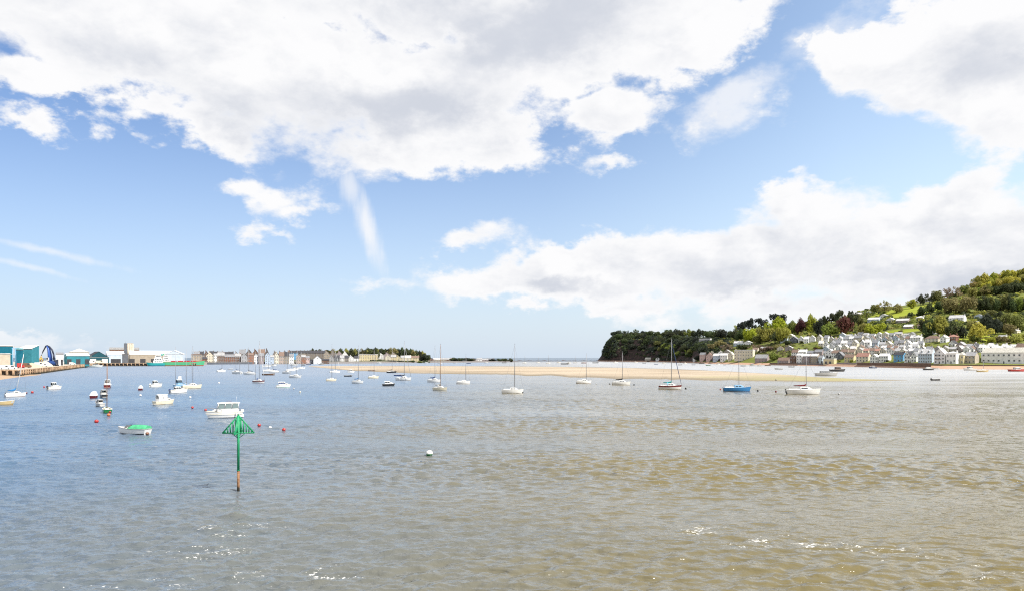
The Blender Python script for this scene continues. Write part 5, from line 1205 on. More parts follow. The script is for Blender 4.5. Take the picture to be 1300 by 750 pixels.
def tree(px, base, w, top, col, shape='round', d=None, zf=None, name=None, group=None, key=None, label=None):
    if d is None: x, y, z = bank_at(px, base)
    else: x, y = at(px, d); z = zf(px, d) if zf else bank_z(px, d)
    H = max(2.0, zrow(top, y) - z); W = w * y / F * {'b': 1.25, 't': 1.35, 'n': 1.4, 'g': 1.3}.get((key or 'b')[0], 1.2) * (1.5 if (key or '').startswith('town') else 1)
    if sum(q[8] >= 5 for q in TREES) > 297 and H >= 5: return None
    if shape in ('round', 'spread') and (key or 'b')[0] in 'bt' and H > 1.3 * W: W = H / 1.3
    r = thing(name or ('shrub' if H < 5 else {'pine': 'pine_tree', 'cone': 'conifer_tree'}.get(shape, 'broadleaf_tree')), label, 'shrub' if H < 5 else 'tree', (x, y, z - .3), TRND.uniform(0, 6.28), group)
    c = link('crown', TRND.choice(CROWNS[shape]), r, (0, 0, 0), 0, [leafm(col)]); c.scale = (W / 2, W / 2, H * 1.0)
    t = link('trunk', TRUNK, r); t.scale = (W / 2.4, W / 2.4, H * .9)
    TREES.append((r, px, base, top, w, col, shape, key, H)); return r
BIG = [  # photo column, base row, width, top row, foliage, shape
    (906, 430, 14, 419, 'dark', 'round'), (918, 431, 16, 416.5, 'deep', 'round'), (893, 428, 14, 419, 'dark', 'airy'), (882, 428, 12, 418.5, 'dark', 'round'), (928, 430, 12, 420, 'dark', 'round'),
    (940, 424, 14, 408.5, 'pine', 'pine'), (948, 421, 12, 405.5, 'pine', 'pine'), (955, 421, 13, 404.5, 'pine', 'pine'), (967, 419, 16, 402.5, 'pine', 'pine'), (983, 414, 13, 398.5, 'pine', 'pine'), (993, 413, 13, 399, 'pine', 'pine'), (936, 423, 10, 411, 'lime', 'airy'),
    (942, 433, 18, 418, 'dark', 'round'), (953, 434, 22, 415.5, 'lime', 'round'), (973, 433, 22, 413, 'lime', 'spread'), (986, 424, 26, 403.5, 'lime', 'round'), (995, 434, 22, 413.5, 'lime', 'round'), (984, 435, 14, 421, 'dark', 'round'), (962, 436, 14, 424, 'mid', 'round'), (1006, 424, 14, 407.5, 'mid', 'round'),
    (1017, 424, 15, 404.5, 'copper', 'round'), (1029, 423, 12, 400, 'lime', 'round'), (1038, 427, 12, 404, 'deep', 'round'), (1045, 416, 11, 399.5, 'dark', 'round'), (1056, 414, 16, 396, 'dark', 'pine'), (1067, 413, 16, 394.5, 'dark', 'pine'), (1070, 424, 22, 400, 'copper', 'round'), (1054, 428, 21, 410.5, 'mid', 'round'), (1082, 421, 13, 395, 'dark', 'pine'),
    (1095, 425, 19, 408.5, 'lime', 'round'), (1110, 425, 22, 407.5, 'lime', 'spread'), (1124, 419, 7, 406.5, 'deep', 'cone'), (1090, 413, 11, 399, 'mid', 'round'), (1100, 404, 12, 394, 'mid', 'airy'),
    (1110, 397, 12, 385, 'mid', 'round'), (1123, 397, 15, 381.5, 'olive', 'airy'), (1138, 397, 16, 386, 'olive', 'round'), (1157, 391, 13, 379, 'lime', 'round'), (1169, 387, 10, 374, 'dark', 'round'), (1180, 386, 13, 371, 'dark', 'airy'), (1190, 384, 14, 367.5, 'mid', 'round'), (1203, 379, 14, 365.5, 'heath', 'airy'), (1214, 377, 14, 364.5, 'heath', 'airy'), (1224, 374, 14, 361, 'mid', 'round'),
    (1171, 400, 12, 388, 'dark', 'round'), (1180, 398, 12, 385, 'dark', 'round'), (1193, 395, 12, 381, 'dark', 'round'), (1207, 397, 24, 376, 'olive', 'round'), (1226, 397, 22, 374.5, 'olive', 'round'), (1155, 404, 7, 395, 'dark', 'round'),
    (1180, 429, 20, 405, 'dark', 'round'), (1191, 428, 26, 402, 'lime', 'round'), (1175, 420, 14, 404, 'dark', 'round'), (1210, 429, 18, 408, 'dark', 'round'), (1222, 429, 14, 410, 'deep', 'cone'), (1233, 420, 13, 405, 'olive', 'round'), (1244.5, 433, 27, 410.5, 'yellow', 'round'), (1238, 434, 12, 424, 'mid', 'round'), (1255, 421, 22, 399, 'deep', 'round'), (1264, 424, 16, 405, 'deep', 'round'),
    (1276, 420, 24, 396, 'mid', 'round'), (1291, 420, 24, 397, 'mid', 'round'), (1283, 425, 16, 409, 'olive', 'round'), (1245, 402, 14, 392, 'olive', 'spread'), (1261, 402, 14, 392, 'mid', 'round'), (1298, 408, 12, 396, 'dark', 'round'), (1270, 405, 12, 395, 'dark', 'round'),
    (982, 457, 15, 446.5, 'mid', 'round'), (1000, 437, 10, 431, 'dark', 'round'), (914, 440, 16, 431, 'olive', 'round'), (905, 442, 14, 435, 'olive', 'spread'), (923, 445, 14, 436, 'heath', 'airy'), (945, 443, 18, 436, 'dark', 'round'), (960, 443, 18, 436.5, 'heath', 'airy'), (975, 445, 18, 438, 'heath', 'spread'), (986, 443, 12, 437, 'olive', 'round'), (893, 447, 14, 440, 'deep', 'round'), (870, 447, 16, 438, 'dark', 'round'), (877, 450, 12, 443, 'mid', 'round'),
    (1222, 437, 10, 430, 'mid', 'round'), (1258, 434, 16, 427, 'lime', 'spread'), (1272, 434, 18, 425, 'olive', 'spread'), (1288, 434, 20, 421, 'olive', 'spread'), (1299, 432, 16, 420, 'lime', 'spread'), (1233, 440, 10, 433, 'lime', 'round')]
BIG += [(848, 426, 12, 417, 'dark', 'round'), (857, 427, 12, 417.6, 'deep', 'round'), (866, 428, 13, 417.4, 'dark', 'round'), (874, 428, 12, 418, 'mid', 'round'), (887, 429, 13, 417.8, 'deep', 'round'), (899, 429, 13, 418.6, 'dark', 'round'), (911, 430, 13, 418.4, 'dark', 'round'), (933, 430, 13, 417.5, 'dark', 'round')]
for i, (px, b, w, t, c, sh) in enumerate(BIG): tree(px, b, w, t, c, sh, key='big')
# wooded hilltop at the right edge, tier by tier
rt = random.Random(5)
for tier, (r0, r1, cols, n, h) in enumerate((((362, 349), (346, 330), ('yellow', 'lime', 'lime'), 13, 11), ((370, 357), (352, 342), ('lime', 'yellow', 'olive'), 12, 12), ((379, 368), (362, 356), ('dark', 'mid', 'dark', 'olive'), 12, 13), ((396, 394), (375, 372), ('mid', 'dark', 'dark', 'dark'), 15, 18))):
    for k in range(n):
        t = (k + rt.uniform(.2, .8)) / n
        p0 = (1238, 1234, 1228, 1240)[tier]; px = lerp(p0, 1322, t); b = lerp(r0[0], r0[1], t) + rt.uniform(-1, 1); h2 = h * rt.uniform(.85, 1.15)
        tree(px, b, rt.uniform(11, 16) if tier < 3 else rt.uniform(10, 13), b - h2, rt.choice(cols), 'round', key='tier%d' % tier)
# woods of the headland
for tier, (b, h, n, d0, p0, p1) in enumerate(((423.5, 6.5, 19, 130, 776, 888), (431, 6.5, 15, 75, 780, 872), (438, 6, 12, 48, 784, 880), (446, 5.5, 11, 24, 800, 888))):
    for k in range(n):
        px = lerp(p0, p1, (k + rt.uniform(.1, .9)) / n); d = bank_S(px) + d0 * rt.uniform(.85, 1.2); zz = bank_z(px, d); row = HZ - (zz - CAMZ) * F / d
        hh = h * rt.uniform(.8, 1.25)
        tree(px, row, rt.uniform(8, 12), row - hh, rt.choice(('deep', 'deep', 'dark', 'dark', 'pine')) if tier < 2 or px < 835 else rt.choice(('dark', 'mid', 'mid', 'deep')), 'round' if rt.random() < .8 else 'airy', d=d, key='ness%d' % tier)

# low scrub and bushes nobody could count
def undergrowth(name, label, n, spots, mats, size, seed, q=26):
    r = random.Random(seed); m = MB()
    for k in range(n):
        px, u = spots(r)
        if name.startswith('headland') and u < 75 and (abs(px - 806) < 9 or abs(px - 868) < 7 or abs(px - 788) < 3) and r.random() < .85: continue
        d = bank_S(px) + u; x, y = at(px, d); z = bank_z(px, d); s = r.uniform(*size); mi = r.randrange(len(mats)); hh = s * r.uniform(.6, 1.0)
        for j in range(q):
            while True:
                v = Vector((r.gauss(0, 1), r.gauss(0, 1), abs(r.gauss(0, 1))))
                if v.length > .1: break
            v.normalize(); p = Vector((x, y, z)) + Vector((v.x * s, v.y * s, v.z * hh)) * r.uniform(.75, 1.05)
            nn = (v + Vector((r.gauss(0, .4), r.gauss(0, .4), r.gauss(0, .4)))).normalized(); a = nn.orthogonal().normalized(); b = nn.cross(a); t = s * r.uniform(.22, .40)
            m.quad([p + a * t, p + b * t, p - a * t, p - b * t], mi)
    o = m.build(name, [leafm(c) for c in mats]); return tag(o, label, 'undergrowth', None, 'stuff')
undergrowth('headland_undergrowth', 'dark scrub covering the headland cliff and its top', 1900, lambda r: (lambda px: (px, (r.choice((r.uniform(4, 60), r.uniform(10, 120), r.uniform(60, 230))) if px < 866 else r.uniform(62, 230))))(r.choice((r.uniform(766, 800), r.uniform(770, 905), r.uniform(775, 900), r.uniform(840, 925)))), ('deep', 'deep', 'dark', 'dark', 'pine'), (3.0, 6.5), 3)
def hillspot(r):
    while True:
        px = r.uniform(905, 1330); u = r.choice((r.uniform(215, 330), r.uniform(300, 480), r.uniform(430, 560)))
        if px < 1060 and u > 430: continue
        d = bank_S(px) + u; row = HZ - (bank_z(px, d) - CAMZ) * F / d
        if (abs(px - 1160) < 27 and abs(row - 392 - (1160 - px) * .16) < 7) or (1108 < px < 1165 and 418 < row < 424): continue
        return px, u
undergrowth('hillside_undergrowth', 'mixed green bushes and hedges between the hillside trees', 1500, hillspot, ('dark', 'mid', 'olive', 'dark', 'lime', 'mid'), (2.2, 5.0), 8)
undergrowth('garden_undergrowth', 'low garden bushes and hedges between the village rows', 1300, lambda r: (lambda px: (px, r.uniform(46, 200) if px > 960 else r.uniform(50, 210)))(r.choice((r.uniform(895, 1330), r.uniform(900, 1010)))), ('mid', 'olive', 'dark', 'heath', 'mid', 'dark'), (1.2, 2.6), 12, 20)

# ------------------------------------------------------------------ village on the far bank
def bank_house(label, px0, px1, rb, re, rr, wall, roof, kind='side', cols=2, rows=2, chim=1, dep=8.0, yaw=None, **kw):
    yaw = -23 if yaw is None else yaw - 17
    pc = (px0 + px1) / 2; x, y, z = bank_at(pc, rb)
    return built(label, px0, px1, rb, re, rr, y, z, yaw, dep, wall=wall, roof=roof, kind=kind, cols=cols, rows=rows, chim=chim, **kw)
WATERFRONT = [
    ('pink house with slate roof at the left end of the beach row', 889, 897, 457.5, 449.5, 447, 'pink', 'slate', 'side', 2, 2, 1), ('dusty pink gabled house, second in the beach row from the wood', 897.3, 905.5, 457.5, 451, 447.5, 'pink', 'brown', 'gable', 2, 2, 1),
    ('pale blue beach house between pink gable and white house', 905.8, 915, 457.6, 451, 448.3, 'pale blue', 'pale', 'side', 3, 2, 1), ('white beach house between the pale blue and cream gabled ones', 915.3, 925, 457.6, 450.5, 448, 'white', 'pale', 'side', 3, 2, 1), ('cream gabled house at the left of the big cream hall', 925, 932, 457, 450, 446, 'cream', 'lichen', 'gable', 2, 2, 0),
    ('big cream flat-topped building behind the small beach', 932.5, 958, 456.5, 444.6, 443.4, 'cream', 'pale', 'flat', 7, 3, 2), ('mauve-grey house with broad roof above the slipway', 959, 976, 459.6, 454, 449.5, 'mauve', 'grey', 'side', 4, 2, 1), ('long low mauve-brown building on the seawall right of the round tree', 988, 1003.2, 460.8, 457, 453.5, 'mauve', 'brown', 'side', 5, 1, 0),
    ('dark red-brown brick block at the water edge', 1003.8, 1012, 461, 452, 451, 'brown', 'brown', 'flat', 2, 2, 0), ('white narrow house right of the dark brick block', 1012.5, 1019.6, 461, 450.5, 448.3, 'white', 'pale', 'side', 2, 3, 1), ('mauve three-storey house, left of a matching pair on the seawall', 1020, 1030, 461, 451.5, 448.8, 'mauve', 'pale', 'side', 3, 3, 1), ('brown stone three-storey house, right of a matching pair on the seawall', 1030.3, 1040, 461, 451.5, 448.6, 'stone', 'pale', 'side', 3, 3, 1),
    ('grey-blue narrow house squeezed beside the yellow boathouse', 1040.4, 1046, 461, 453.6, 451, 'pale blue', 'slate', 'side', 2, 2, 1), ('yellow flat-roofed boathouse with dark doors', 1046.4, 1061, 461.4, 455.6, 454.4, 'yellow', 'pale', 'flat', 3, 1, 0), ('tall white gabled house standing behind the yellow boathouse', 1049, 1061, 453.6, 446.5, 443, 'white', 'pale', 'gable', 3, 2, 1), ('dark slate house with steep roof behind the cream garden', 1062, 1072, 455.5, 450.5, 446, 'slate', 'slate', 'gable', 2, 2, 1),
    ('yellow cottage with orange-brown roof above the bushy garden', 1073, 1086, 459, 453, 449.5, 'yellow', 'brown', 'side', 3, 2, 1), ('cream house with long pinkish red roof', 1088, 1105, 459, 452, 447.6, 'cream', 'red', 'side', 4, 2, 2), ('white gabled house with a row of three dark windows', 1106, 1116.4, 460.4, 453.2, 449, 'white', 'pale', 'gable', 3, 2, 0), ('long white house between the white gable and blue house', 1117, 1130, 459, 451.5, 448.2, 'white', 'pale', 'side', 4, 2, 1),
    ('bright blue house on the seawall', 1136, 1149.5, 458.6, 450, 446.6, 'blue', 'dark', 'side', 3, 2, 1), ('black and white timbered gable house right of the bright blue one', 1150, 1158, 459.5, 451, 445.4, 'white', 'dark', 'gable', 2, 2, 1), ('white gable house with dark slate roof left of the tall grey pair', 1158.4, 1166, 459.6, 451, 445.8, 'white', 'slate', 'gable', 2, 2, 0), ('tall pale grey three-storey house with two pointed dormers', 1167, 1186.4, 460.6, 448.4, 442.2, 'pale blue', 'pale', 'side', 6, 3, 2),
    ('tall white gable-fronted house with balconies', 1187.4, 1202.6, 461, 448.6, 441.8, 'white', 'pale', 'gable', 3, 3, 1), ('white flat-fronted house beside the tall white gable', 1203.2, 1216.6, 461, 448, 445.4, 'white', 'pale', 'hip', 3, 2, 1), ('pale yellow rounded house left of the beige house', 1217.6, 1226, 460.8, 450.4, 446.4, 'yellow', 'lichen', 'hip', 2, 2, 0), ('beige house with grey roof touching the long white warehouse', 1226.6, 1241, 460.8, 451, 446.4, 'beige', 'grey', 'side', 3, 2, 1)]
for a in WATERFRONT:
    kw = {}
    if 'dormers' in a[0]: kw['dorm'] = 2
    if 'boathouse' in a[0]: kw['big'] = True
    h = bank_house(*a, group=None, **kw)
    if 'boathouse' in a[0]:
        w = 15 * 770 / F
        for k in range(2): link('boat_door', door_mesh(2.4, 3.0), h, (lerp(-w / 2, w / 2, .28 + .36 * k), -4.04, 0))
    if 'balconies' in a[0]:
        for k in range(2):
            m = MB(); zz = 4.2 + 3.6 * k; m.box((-1.2, -4.7, zz), (4.6, 1.2, .15)); m.box((-1.2, -5.25, zz + .5), (4.6, .06, .08)); m.box((-1.2, -5.25, zz + .9), (4.6, .06, .08)); m.build('balcony', DARKW, h)
    if 'timbered' in a[0]:
        for xx in (-2.4, -1.2, 0, 1.2, 2.4):
            m = MB(); m.box((xx, -4.05, 4.9), (.22, .06, 2.6)); m.build('timber', paint('black_timber', (.03, .028, .026), .8), h)
wh = bank_house('long white warehouse with two rows of windows at the right edge', 1247.5, 1312, 461, 447, 440.8, 'white', 'lichen', 'side', 9, 2, 0, 16, name='warehouse', cat='warehouse', ww=1.6)
bank_house('beige house with brown roof behind the right end of the warehouse', 1291, 1306, 447.5, 440.5, 435.5, 'beige', 'brown', 'side', 3, 2, 1)
UPPER = [('white low villa with terrace on the wooded bluff', 888, 903, 435, 430.6, 429.2, 'grey', 'pale', 'flat', 6, 1, 0), ('white bungalow with pale roof among the trees above the cream hall', 932, 944, 438.6, 435, 432.4, 'pale blue', 'pale', 'side', 4, 1, 0), ('white bungalow with slanted roof right of its pale neighbour', 944.4, 955, 438.2, 434.6, 432.2, 'white', 'pale', 'gable', 3, 1, 0),
    ('pale blue slab-fronted house at the left end of the terraces', 991.5, 1001, 434, 426.4, 425.4, 'pale blue', 'pale', 'flat', 4, 3, 0), ('white angled house behind the dark blue gable', 1000, 1009, 431.5, 426, 423.6, 'white', 'pale', 'gable', 2, 2, 0), ('dark blue gabled house below the white angled house', 1004, 1014, 435, 430, 426.8, 'slate', 'slate', 'gable', 2, 2, 0),
    ('pale blue bungalow with light roof below the hedge-lined field', 1102, 1118, 409, 405, 402.6, 'pale blue', 'pale', 'side', 4, 1, 1), ('white house with pale roof right of the pale blue bungalow', 1126, 1137, 408.5, 405.4, 403, 'white', 'pale', 'gable', 3, 1, 0), ('white roofed bungalow under the bright field', 1138, 1155, 409.5, 406.4, 404, 'mauve', 'pale', 'side', 4, 1, 1), ('white bungalow with bright roof beside the dark conifer', 1148, 1160, 417, 414, 411.6, 'mauve', 'white', 'side', 3, 1, 0),
    ('white villa half hidden behind the trees below the field', 1164, 1174, 406, 402.6, 400.6, 'white', 'pale', 'hip', 3, 1, 1), ('white gabled villa standing clear among the dark trees', 1205, 1226, 408, 403.2, 399.6, 'white', 'pale', 'side', 4, 2, 1), ('pale blue villa with flat gable left of the dark wood edge', 1238, 1249, 405, 400.8, 398.6, 'pale blue', 'slate', 'gable', 3, 2, 0), ('pale villa with blue-grey roof at the right edge of the hill', 1292, 1304, 407, 402, 399.4, 'white', 'slate', 'side', 3, 2, 1),
    ('low grey barn on the skyline left of the airy trees', 1096, 1106, 397.5, 396, 395, 'grey', 'slate', 'side', 3, 1, 0), ('white house with pale roof left of the brown-roofed house', 1161, 1171, 434, 428, 424.8, 'white', 'pale', 'hip', 3, 2, 1), ('cream house with wide brown hipped roof under the dark trees', 1175, 1194, 434, 429.4, 425.4, 'cream', 'brown', 'hip', 4, 2, 1), ('white house between the brown roof and the red brick house', 1195, 1204, 434.4, 428.4, 425.4, 'white', 'pale', 'gable', 2, 2, 1), ('red brick house with white chimney beneath the dark conifer', 1205, 1216, 433.5, 427, 424, 'brick', 'red', 'hip', 3, 2, 2),
    ('white and black twin-gabled house below the red brick house', 1206, 1215, 440, 435.4, 431.8, 'white', 'dark', 'gable', 2, 2, 0), ('grey gabled cottage right of the twin-gabled house', 1216, 1226, 442, 437.2, 433.6, 'mauve', 'grey', 'gable', 2, 2, 1), ('pale cottage with grey roof left of the white terrace', 1228, 1239, 444.5, 440, 436, 'stone', 'grey', 'side', 3, 2, 1), ('white cottage with steep gable just left of the white terrace', 1235, 1244, 446, 439.6, 435.2, 'white', 'dark', 'gable', 2, 2, 1), ('little whitewashed cottage at the foot of the headland cliff', 833, 839, 457.8, 454.6, 453, 'white', 'pale', 'gable', 2, 1, 0), ('low green-roofed pavilion beside the little cottage under the cliff', 819, 832, 457.8, 455.4, 453.4, 'stone', 'lichen', 'side', 4, 1, 0), ('tiny white boathouse under the dark cliff, nearest the pink house', 880.5, 884, 458.2, 453.8, 452.4, 'white', 'slate', 'gable', 1, 1, 0)]
UPPER += [('white cottage alone in the trees above the copper beech', 1062, 1070, 398.5, 395.4, 393.6, 'white', 'slate', 'side', 2, 1, 1), ('cream bungalow above the lime green trees', 1084, 1094, 401, 398.2, 396.4, 'cream', 'pale', 'side', 3, 1, 0), ('white chalet left of the bright upper field', 1118, 1127, 403.5, 400.4, 398.2, 'white', 'grey', 'gable', 2, 1, 0), ('pale house with brown roof right of the lower field', 1166, 1175, 416, 412.6, 410.6, 'stone', 'brown', 'side', 3, 1, 1),
    ('white house peeping over the yellow-green round tree', 1236, 1245, 413, 409.4, 407.2, 'white', 'slate', 'gable', 2, 2, 0), ('white bungalow low on the slope above the warehouse roof', 1268, 1279, 430, 427, 425, 'white', 'grey', 'side', 3, 1, 1), ('cream villa on the slope right of the white bungalow', 1284, 1294, 423, 419.4, 417, 'cream', 'pale', 'hip', 3, 2, 1), ('grey cottage in the lane above the brown-roofed house', 1180, 1189, 424.5, 421.4, 419.4, 'grey', 'slate', 'side', 2, 1, 1)]
for a in UPPER: bank_house(*a)
rh = random.Random(21)
def terrace(rowname, p0, p1, b0, b1, hh, walls, roofs, kinds, w=(6, 10), gap=.15, skip=(), chim=1, yawr=8, group=None, rows=2):
    px = p0; lst = []
    while px < p1:
        ww = rh.uniform(*w); pc = px + ww / 2
        if any(a <= pc <= b for a, b in skip): px += 2; continue
        t = (pc - p0) / (p1 - p0); b = lerp(b0, b1, t) + rh.uniform(-1.1, 1.1); h = hh * rh.uniform(.95, 1.25)
        k = rh.choice(kinds); wl = rh.choice(walls); rf = rh.choice(roofs)
        lst.append((px, px + ww, b, b - h * .62, b - h, wl, rf, k)); px += ww + gap + (rh.uniform(0, 3) if rh.random() < .25 else 0)
    n = len(lst)
    words_ = {'pale': 'pale grey', 'lichen': 'mossy', 'slate': 'slate', 'brown': 'brown', 'red': 'reddish', 'grey': 'grey', 'white': 'white', 'dark': 'dark'}
    for i, (a, c, b, e, r_, wl, rf, k) in enumerate(lst):
        pos = ('%s from left' % ordinal(i + 1)) if i < n / 2 else ('%s from right' % ordinal(n - i))
        lab = '%s-roofed %s%s house, %s in %s' % (words_[rf].replace('pale grey', 'pale'), wl, ' gabled' if k == 'gable' else '', pos, rowname)
        bank_house(lab, a, c, b, e, r_, wl, rf, k, max(2, int((c - a) / 2.6)), rows, chim if rh.random() < .8 else 0, 8, rh.uniform(-yawr, yawr), group=group or 'village terrace houses on the slope')
terrace('the terrace behind the warehouse', 1244, 1290, 447, 446.5, 9.5, ('white',), ('pale',), ('side',), (5.4, 6.2), .02, (), 1, 1)
terrace('the row behind the waterfront', 1006, 1088, 452, 452, 7.5, ('white', 'cream', 'white', 'mauve'), ('grey', 'pale', 'brown', 'slate'), ('side', 'side', 'gable'))
terrace('the brown row behind the gables', 1088, 1166, 449.4, 449.4, 7.4, ('white', 'cream', 'white', 'pale blue', 'white'), ('brown', 'red', 'grey', 'slate', 'pale'), ('side', 'gable', 'side'))
terrace('the row behind the tall white houses', 1168, 1234, 447.6, 447.4, 7.2, ('white', 'stone', 'cream', 'mauve'), ('brown', 'grey', 'slate', 'pale'), ('side', 'gable'))
terrace('the long white village terrace', 1040, 1170, 441.2, 440.6, 8.2, ('white', 'white', 'white', 'pale blue', 'cream'), ('pale', 'slate', 'grey', 'pale'), ('side', 'side', 'gable'), (5.5, 8.5))
terrace('the row above the white terrace', 1014, 1162, 434.4, 433.8, 7.2, ('white', 'white', 'pale blue', 'white', 'cream'), ('slate', 'pale', 'grey', 'brown'), ('side', 'gable', 'gable'), (5, 8))
terrace('the row under the white terrace', 1046, 1166, 445.6, 445.2, 6.6, ('white', 'white', 'cream', 'pale blue', 'white'), ('slate', 'brown', 'pale', 'grey'), ('gable', 'side'), (5.5, 8), 1.2)
terrace('the topmost village row', 1066, 1158, 429, 428, 5.6, ('white', 'white', 'cream', 'white', 'pale blue'), ('slate', 'pale', 'grey'), ('side', 'gable'), (6, 9), .4)
terrace('the steps behind the mauve house', 956, 1003, 447, 444, 6.0, ('white', 'stone', 'mauve', 'cream'), ('grey', 'brown', 'pale'), ('side', 'gable'), (7, 10), 2.5, ((976, 990),))
terrace('the row behind the pink house', 900, 930, 452.2, 450.6, 5.6, ('cream', 'white', 'stone'), ('lichen', 'grey', 'brown'), ('side', 'gable'), (6, 9), 1.0)
# sea walls
def seawall(label, p0, p1, htop, col, off=4.0):
    m = MB(); x0, y0 = at((p0 + p1) / 2, bank_S((p0 + p1) / 2) + off); r = thing('sea_wall', label, 'sea wall', (x0, y0, 0))
    secs = []
    n = max(4, int((p1 - p0) / 6))
    for i in range(n + 1):
        px = lerp(p0, p1, i / n); a = Vector(at(px, bank_S(px) + off)); b = Vector(at(px, bank_S(px) + off + 1.6))
        secs.append([(a.x - x0, a.y - y0, -1), (a.x - x0, a.y - y0, htop), (b.x - x0, b.y - y0, htop), (b.x - x0, b.y - y0, -1)])
    m.loft(secs, 0, False, False, True, True); m.build('wall', wallm(col), r)
    m = MB(); m.loft([[(s[1][0], s[1][1] - .1, s[1][2] + .003), (s[1][0], s[1][1] - .1, s[1][2] + .22), (s[2][0], s[2][1], s[2][2] + .22)] for s in secs], 0, False); m.build('coping', wallm('stone'), r)
for a in (('brown stone seawall below the low mauve-brown building', 977, 1012, 3.0, 'brown'), ('dark stone seawall under the three-storey pair', 1012, 1046, 3.0, 'slate'), ('stone garden wall right of the yellow boathouse', 1062, 1088, 4.2, 'mauve', 8), ('dark stone seawall under the red-roofed cream house', 1088, 1132, 4.6, 'brown'), ('tall dark seawall under the bright blue house', 1132, 1182, 4.8, 'brown'), ('dark wall at the back of the beach below the white gables', 1184, 1242, 3.6, 'brown', 15), ('dark wall at the foot of the long white warehouse', 1243, 1316, 3.6, 'brown', 15)): seawall(*a)
# gardens: bushes between the rows
for k in range(62):
    row = rt.choice((459.5, 450, 450, 443.5, 443.5, 442.5, 436, 435, 430, 421, 418, 413, 410)); px = rt.uniform(1006, 1236) if row > 425 else rt.uniform(1125, 1300)
    if row == 459.5: px = rt.choice((rt.uniform(1064, 1072), rt.uniform(1077, 1100), rt.uniform(1118, 1148)))
    b = row + rt.uniform(-.8, .8); tree(px, b, rt.uniform(4, 8), b - rt.uniform(2.6, 4.6), rt.choice(('mid', 'olive', 'dark', 'lime', 'dark', 'copper' if rt.random() < .3 else 'mid')), 'round', key='garden')

# ------------------------------------------------------------------ harbour town across the water
def town_house(label, px0, px1, re, rr, d, wall, roof, kind='side', cols=3, rows=3, chim=1, dep=9, yaw=0, zb=None, **kw):
    pc = (px0 + px1) / 2; zb = town_z(pc, d) if zb is None else zb; re = 459.5 - (459.5 - re) * .90; rr = 459.5 - (459.5 - rr) * .93
    return built(label, px0, px1, 0, re, rr, d, zb, yaw, dep, wall=wall, roof=roof, kind=kind, cols=cols, rows=rows, chim=chim, **kw)
T1 = [('dark low shed with brown roof right of the grain store', 257, 263, 454.5, 452.5, 1030, 'brown', 'dark', 'side', 2, 1, 0), ('cream gabled house with brown roof at the left end of the town', 262, 271, 449.6, 445.2, 1040, 'cream', 'brown', 'gable', 3, 3, 1), ('white narrow house beside the cream gabled house', 271.4, 275.6, 448.8, 447.4, 1042, 'white', 'grey', 'side', 2, 3, 0), ('dark brick warehouse with grey roof right of the white narrow house', 276, 285, 449.6, 446, 1050, 'brown', 'grey', 'side', 4, 3, 1),
      ('brick house with pale fascia in the left part of town', 285, 298, 451.6, 448.6, 1055, 'brick', 'slate', 'side', 5, 3, 1), ('brown stone store left of the grey boat sheds', 298, 306, 450.8, 447.6, 1060, 'brown', 'grey', 'side', 3, 3, 1), ('grey-blue boat shed left of the orange-red house', 306, 314, 450.6, 447, 1060, 'grey', 'slate', 'gable', 2, 2, 0), ('orange-red house among the dark roofs', 314.6, 322, 449.4, 447, 1065, 'orange', 'brown', 'side', 2, 3, 1), ('white house right of the orange-red one', 322.4, 328, 450.4, 447.6, 1070, 'white', 'slate', 'gable', 2, 3, 0), ('purple-grey house behind the tallest mast', 328.4, 335, 450, 447, 1070, 'mauve', 'slate', 'side', 2, 3, 1),
      ('pale blue tall house facing the harbour', 336.5, 343, 449.6, 446, 1072, 'pale blue', 'slate', 'gable', 2, 4, 0), ('white house right of the pale blue tall house', 343.2, 348, 452, 449.6, 1075, 'pale blue', 'grey', 'side', 2, 2, 0), ('cream house with dark gable in the middle of town', 348.6, 354, 449.6, 445, 1085, 'cream', 'dark', 'gable', 2, 3, 1), ('pinkish house with brown roof left of the white end house', 354.3, 361, 450, 445.4, 1088, 'peach', 'brown', 'side', 3, 3, 1), ('stone house with dark roof beside the white end house', 361.3, 366.6, 450.2, 445.2, 1090, 'stone', 'dark', 'side', 2, 3, 1), ('white tall end house left of the blue wall', 367, 373, 450.6, 448, 1095, 'white', 'slate', 'side', 2, 3, 1),
      ('peach house under the blue-walled building, left one', 376, 382, 451, 448, 1100, 'peach', 'brown', 'gable', 2, 3, 0), ('orange-pink house, middle of the warm-coloured three', 382.3, 388, 452, 449.4, 1104, 'orange', 'grey', 'side', 2, 2, 1), ('pink house, right of the warm-coloured three', 388.3, 393, 453, 450.8, 1108, 'pink', 'slate', 'side', 2, 2, 0), ('white boathouse gable in front of the long terrace', 398, 408, 455, 450.6, 1110, 'white', 'pale', 'gable', 1, 1, 0), ('dark boat store left of the white boathouse gable', 391, 398, 456.6, 455.2, 1114, 'slate', 'dark', 'side', 3, 1, 0), ('dark boat store right of the white boathouse gable', 408.4, 418, 456.4, 454.6, 1118, 'brown', 'dark', 'side', 3, 1, 0),
      ('blue-walled tall building at the left end of the long terrace', 367.5, 377.5, 446.4, 443.6, 1190, 'blue', 'dark', 'mono', 3, 3, 1)]
for a in T1: town_house(*a)
rk = random.Random(9)
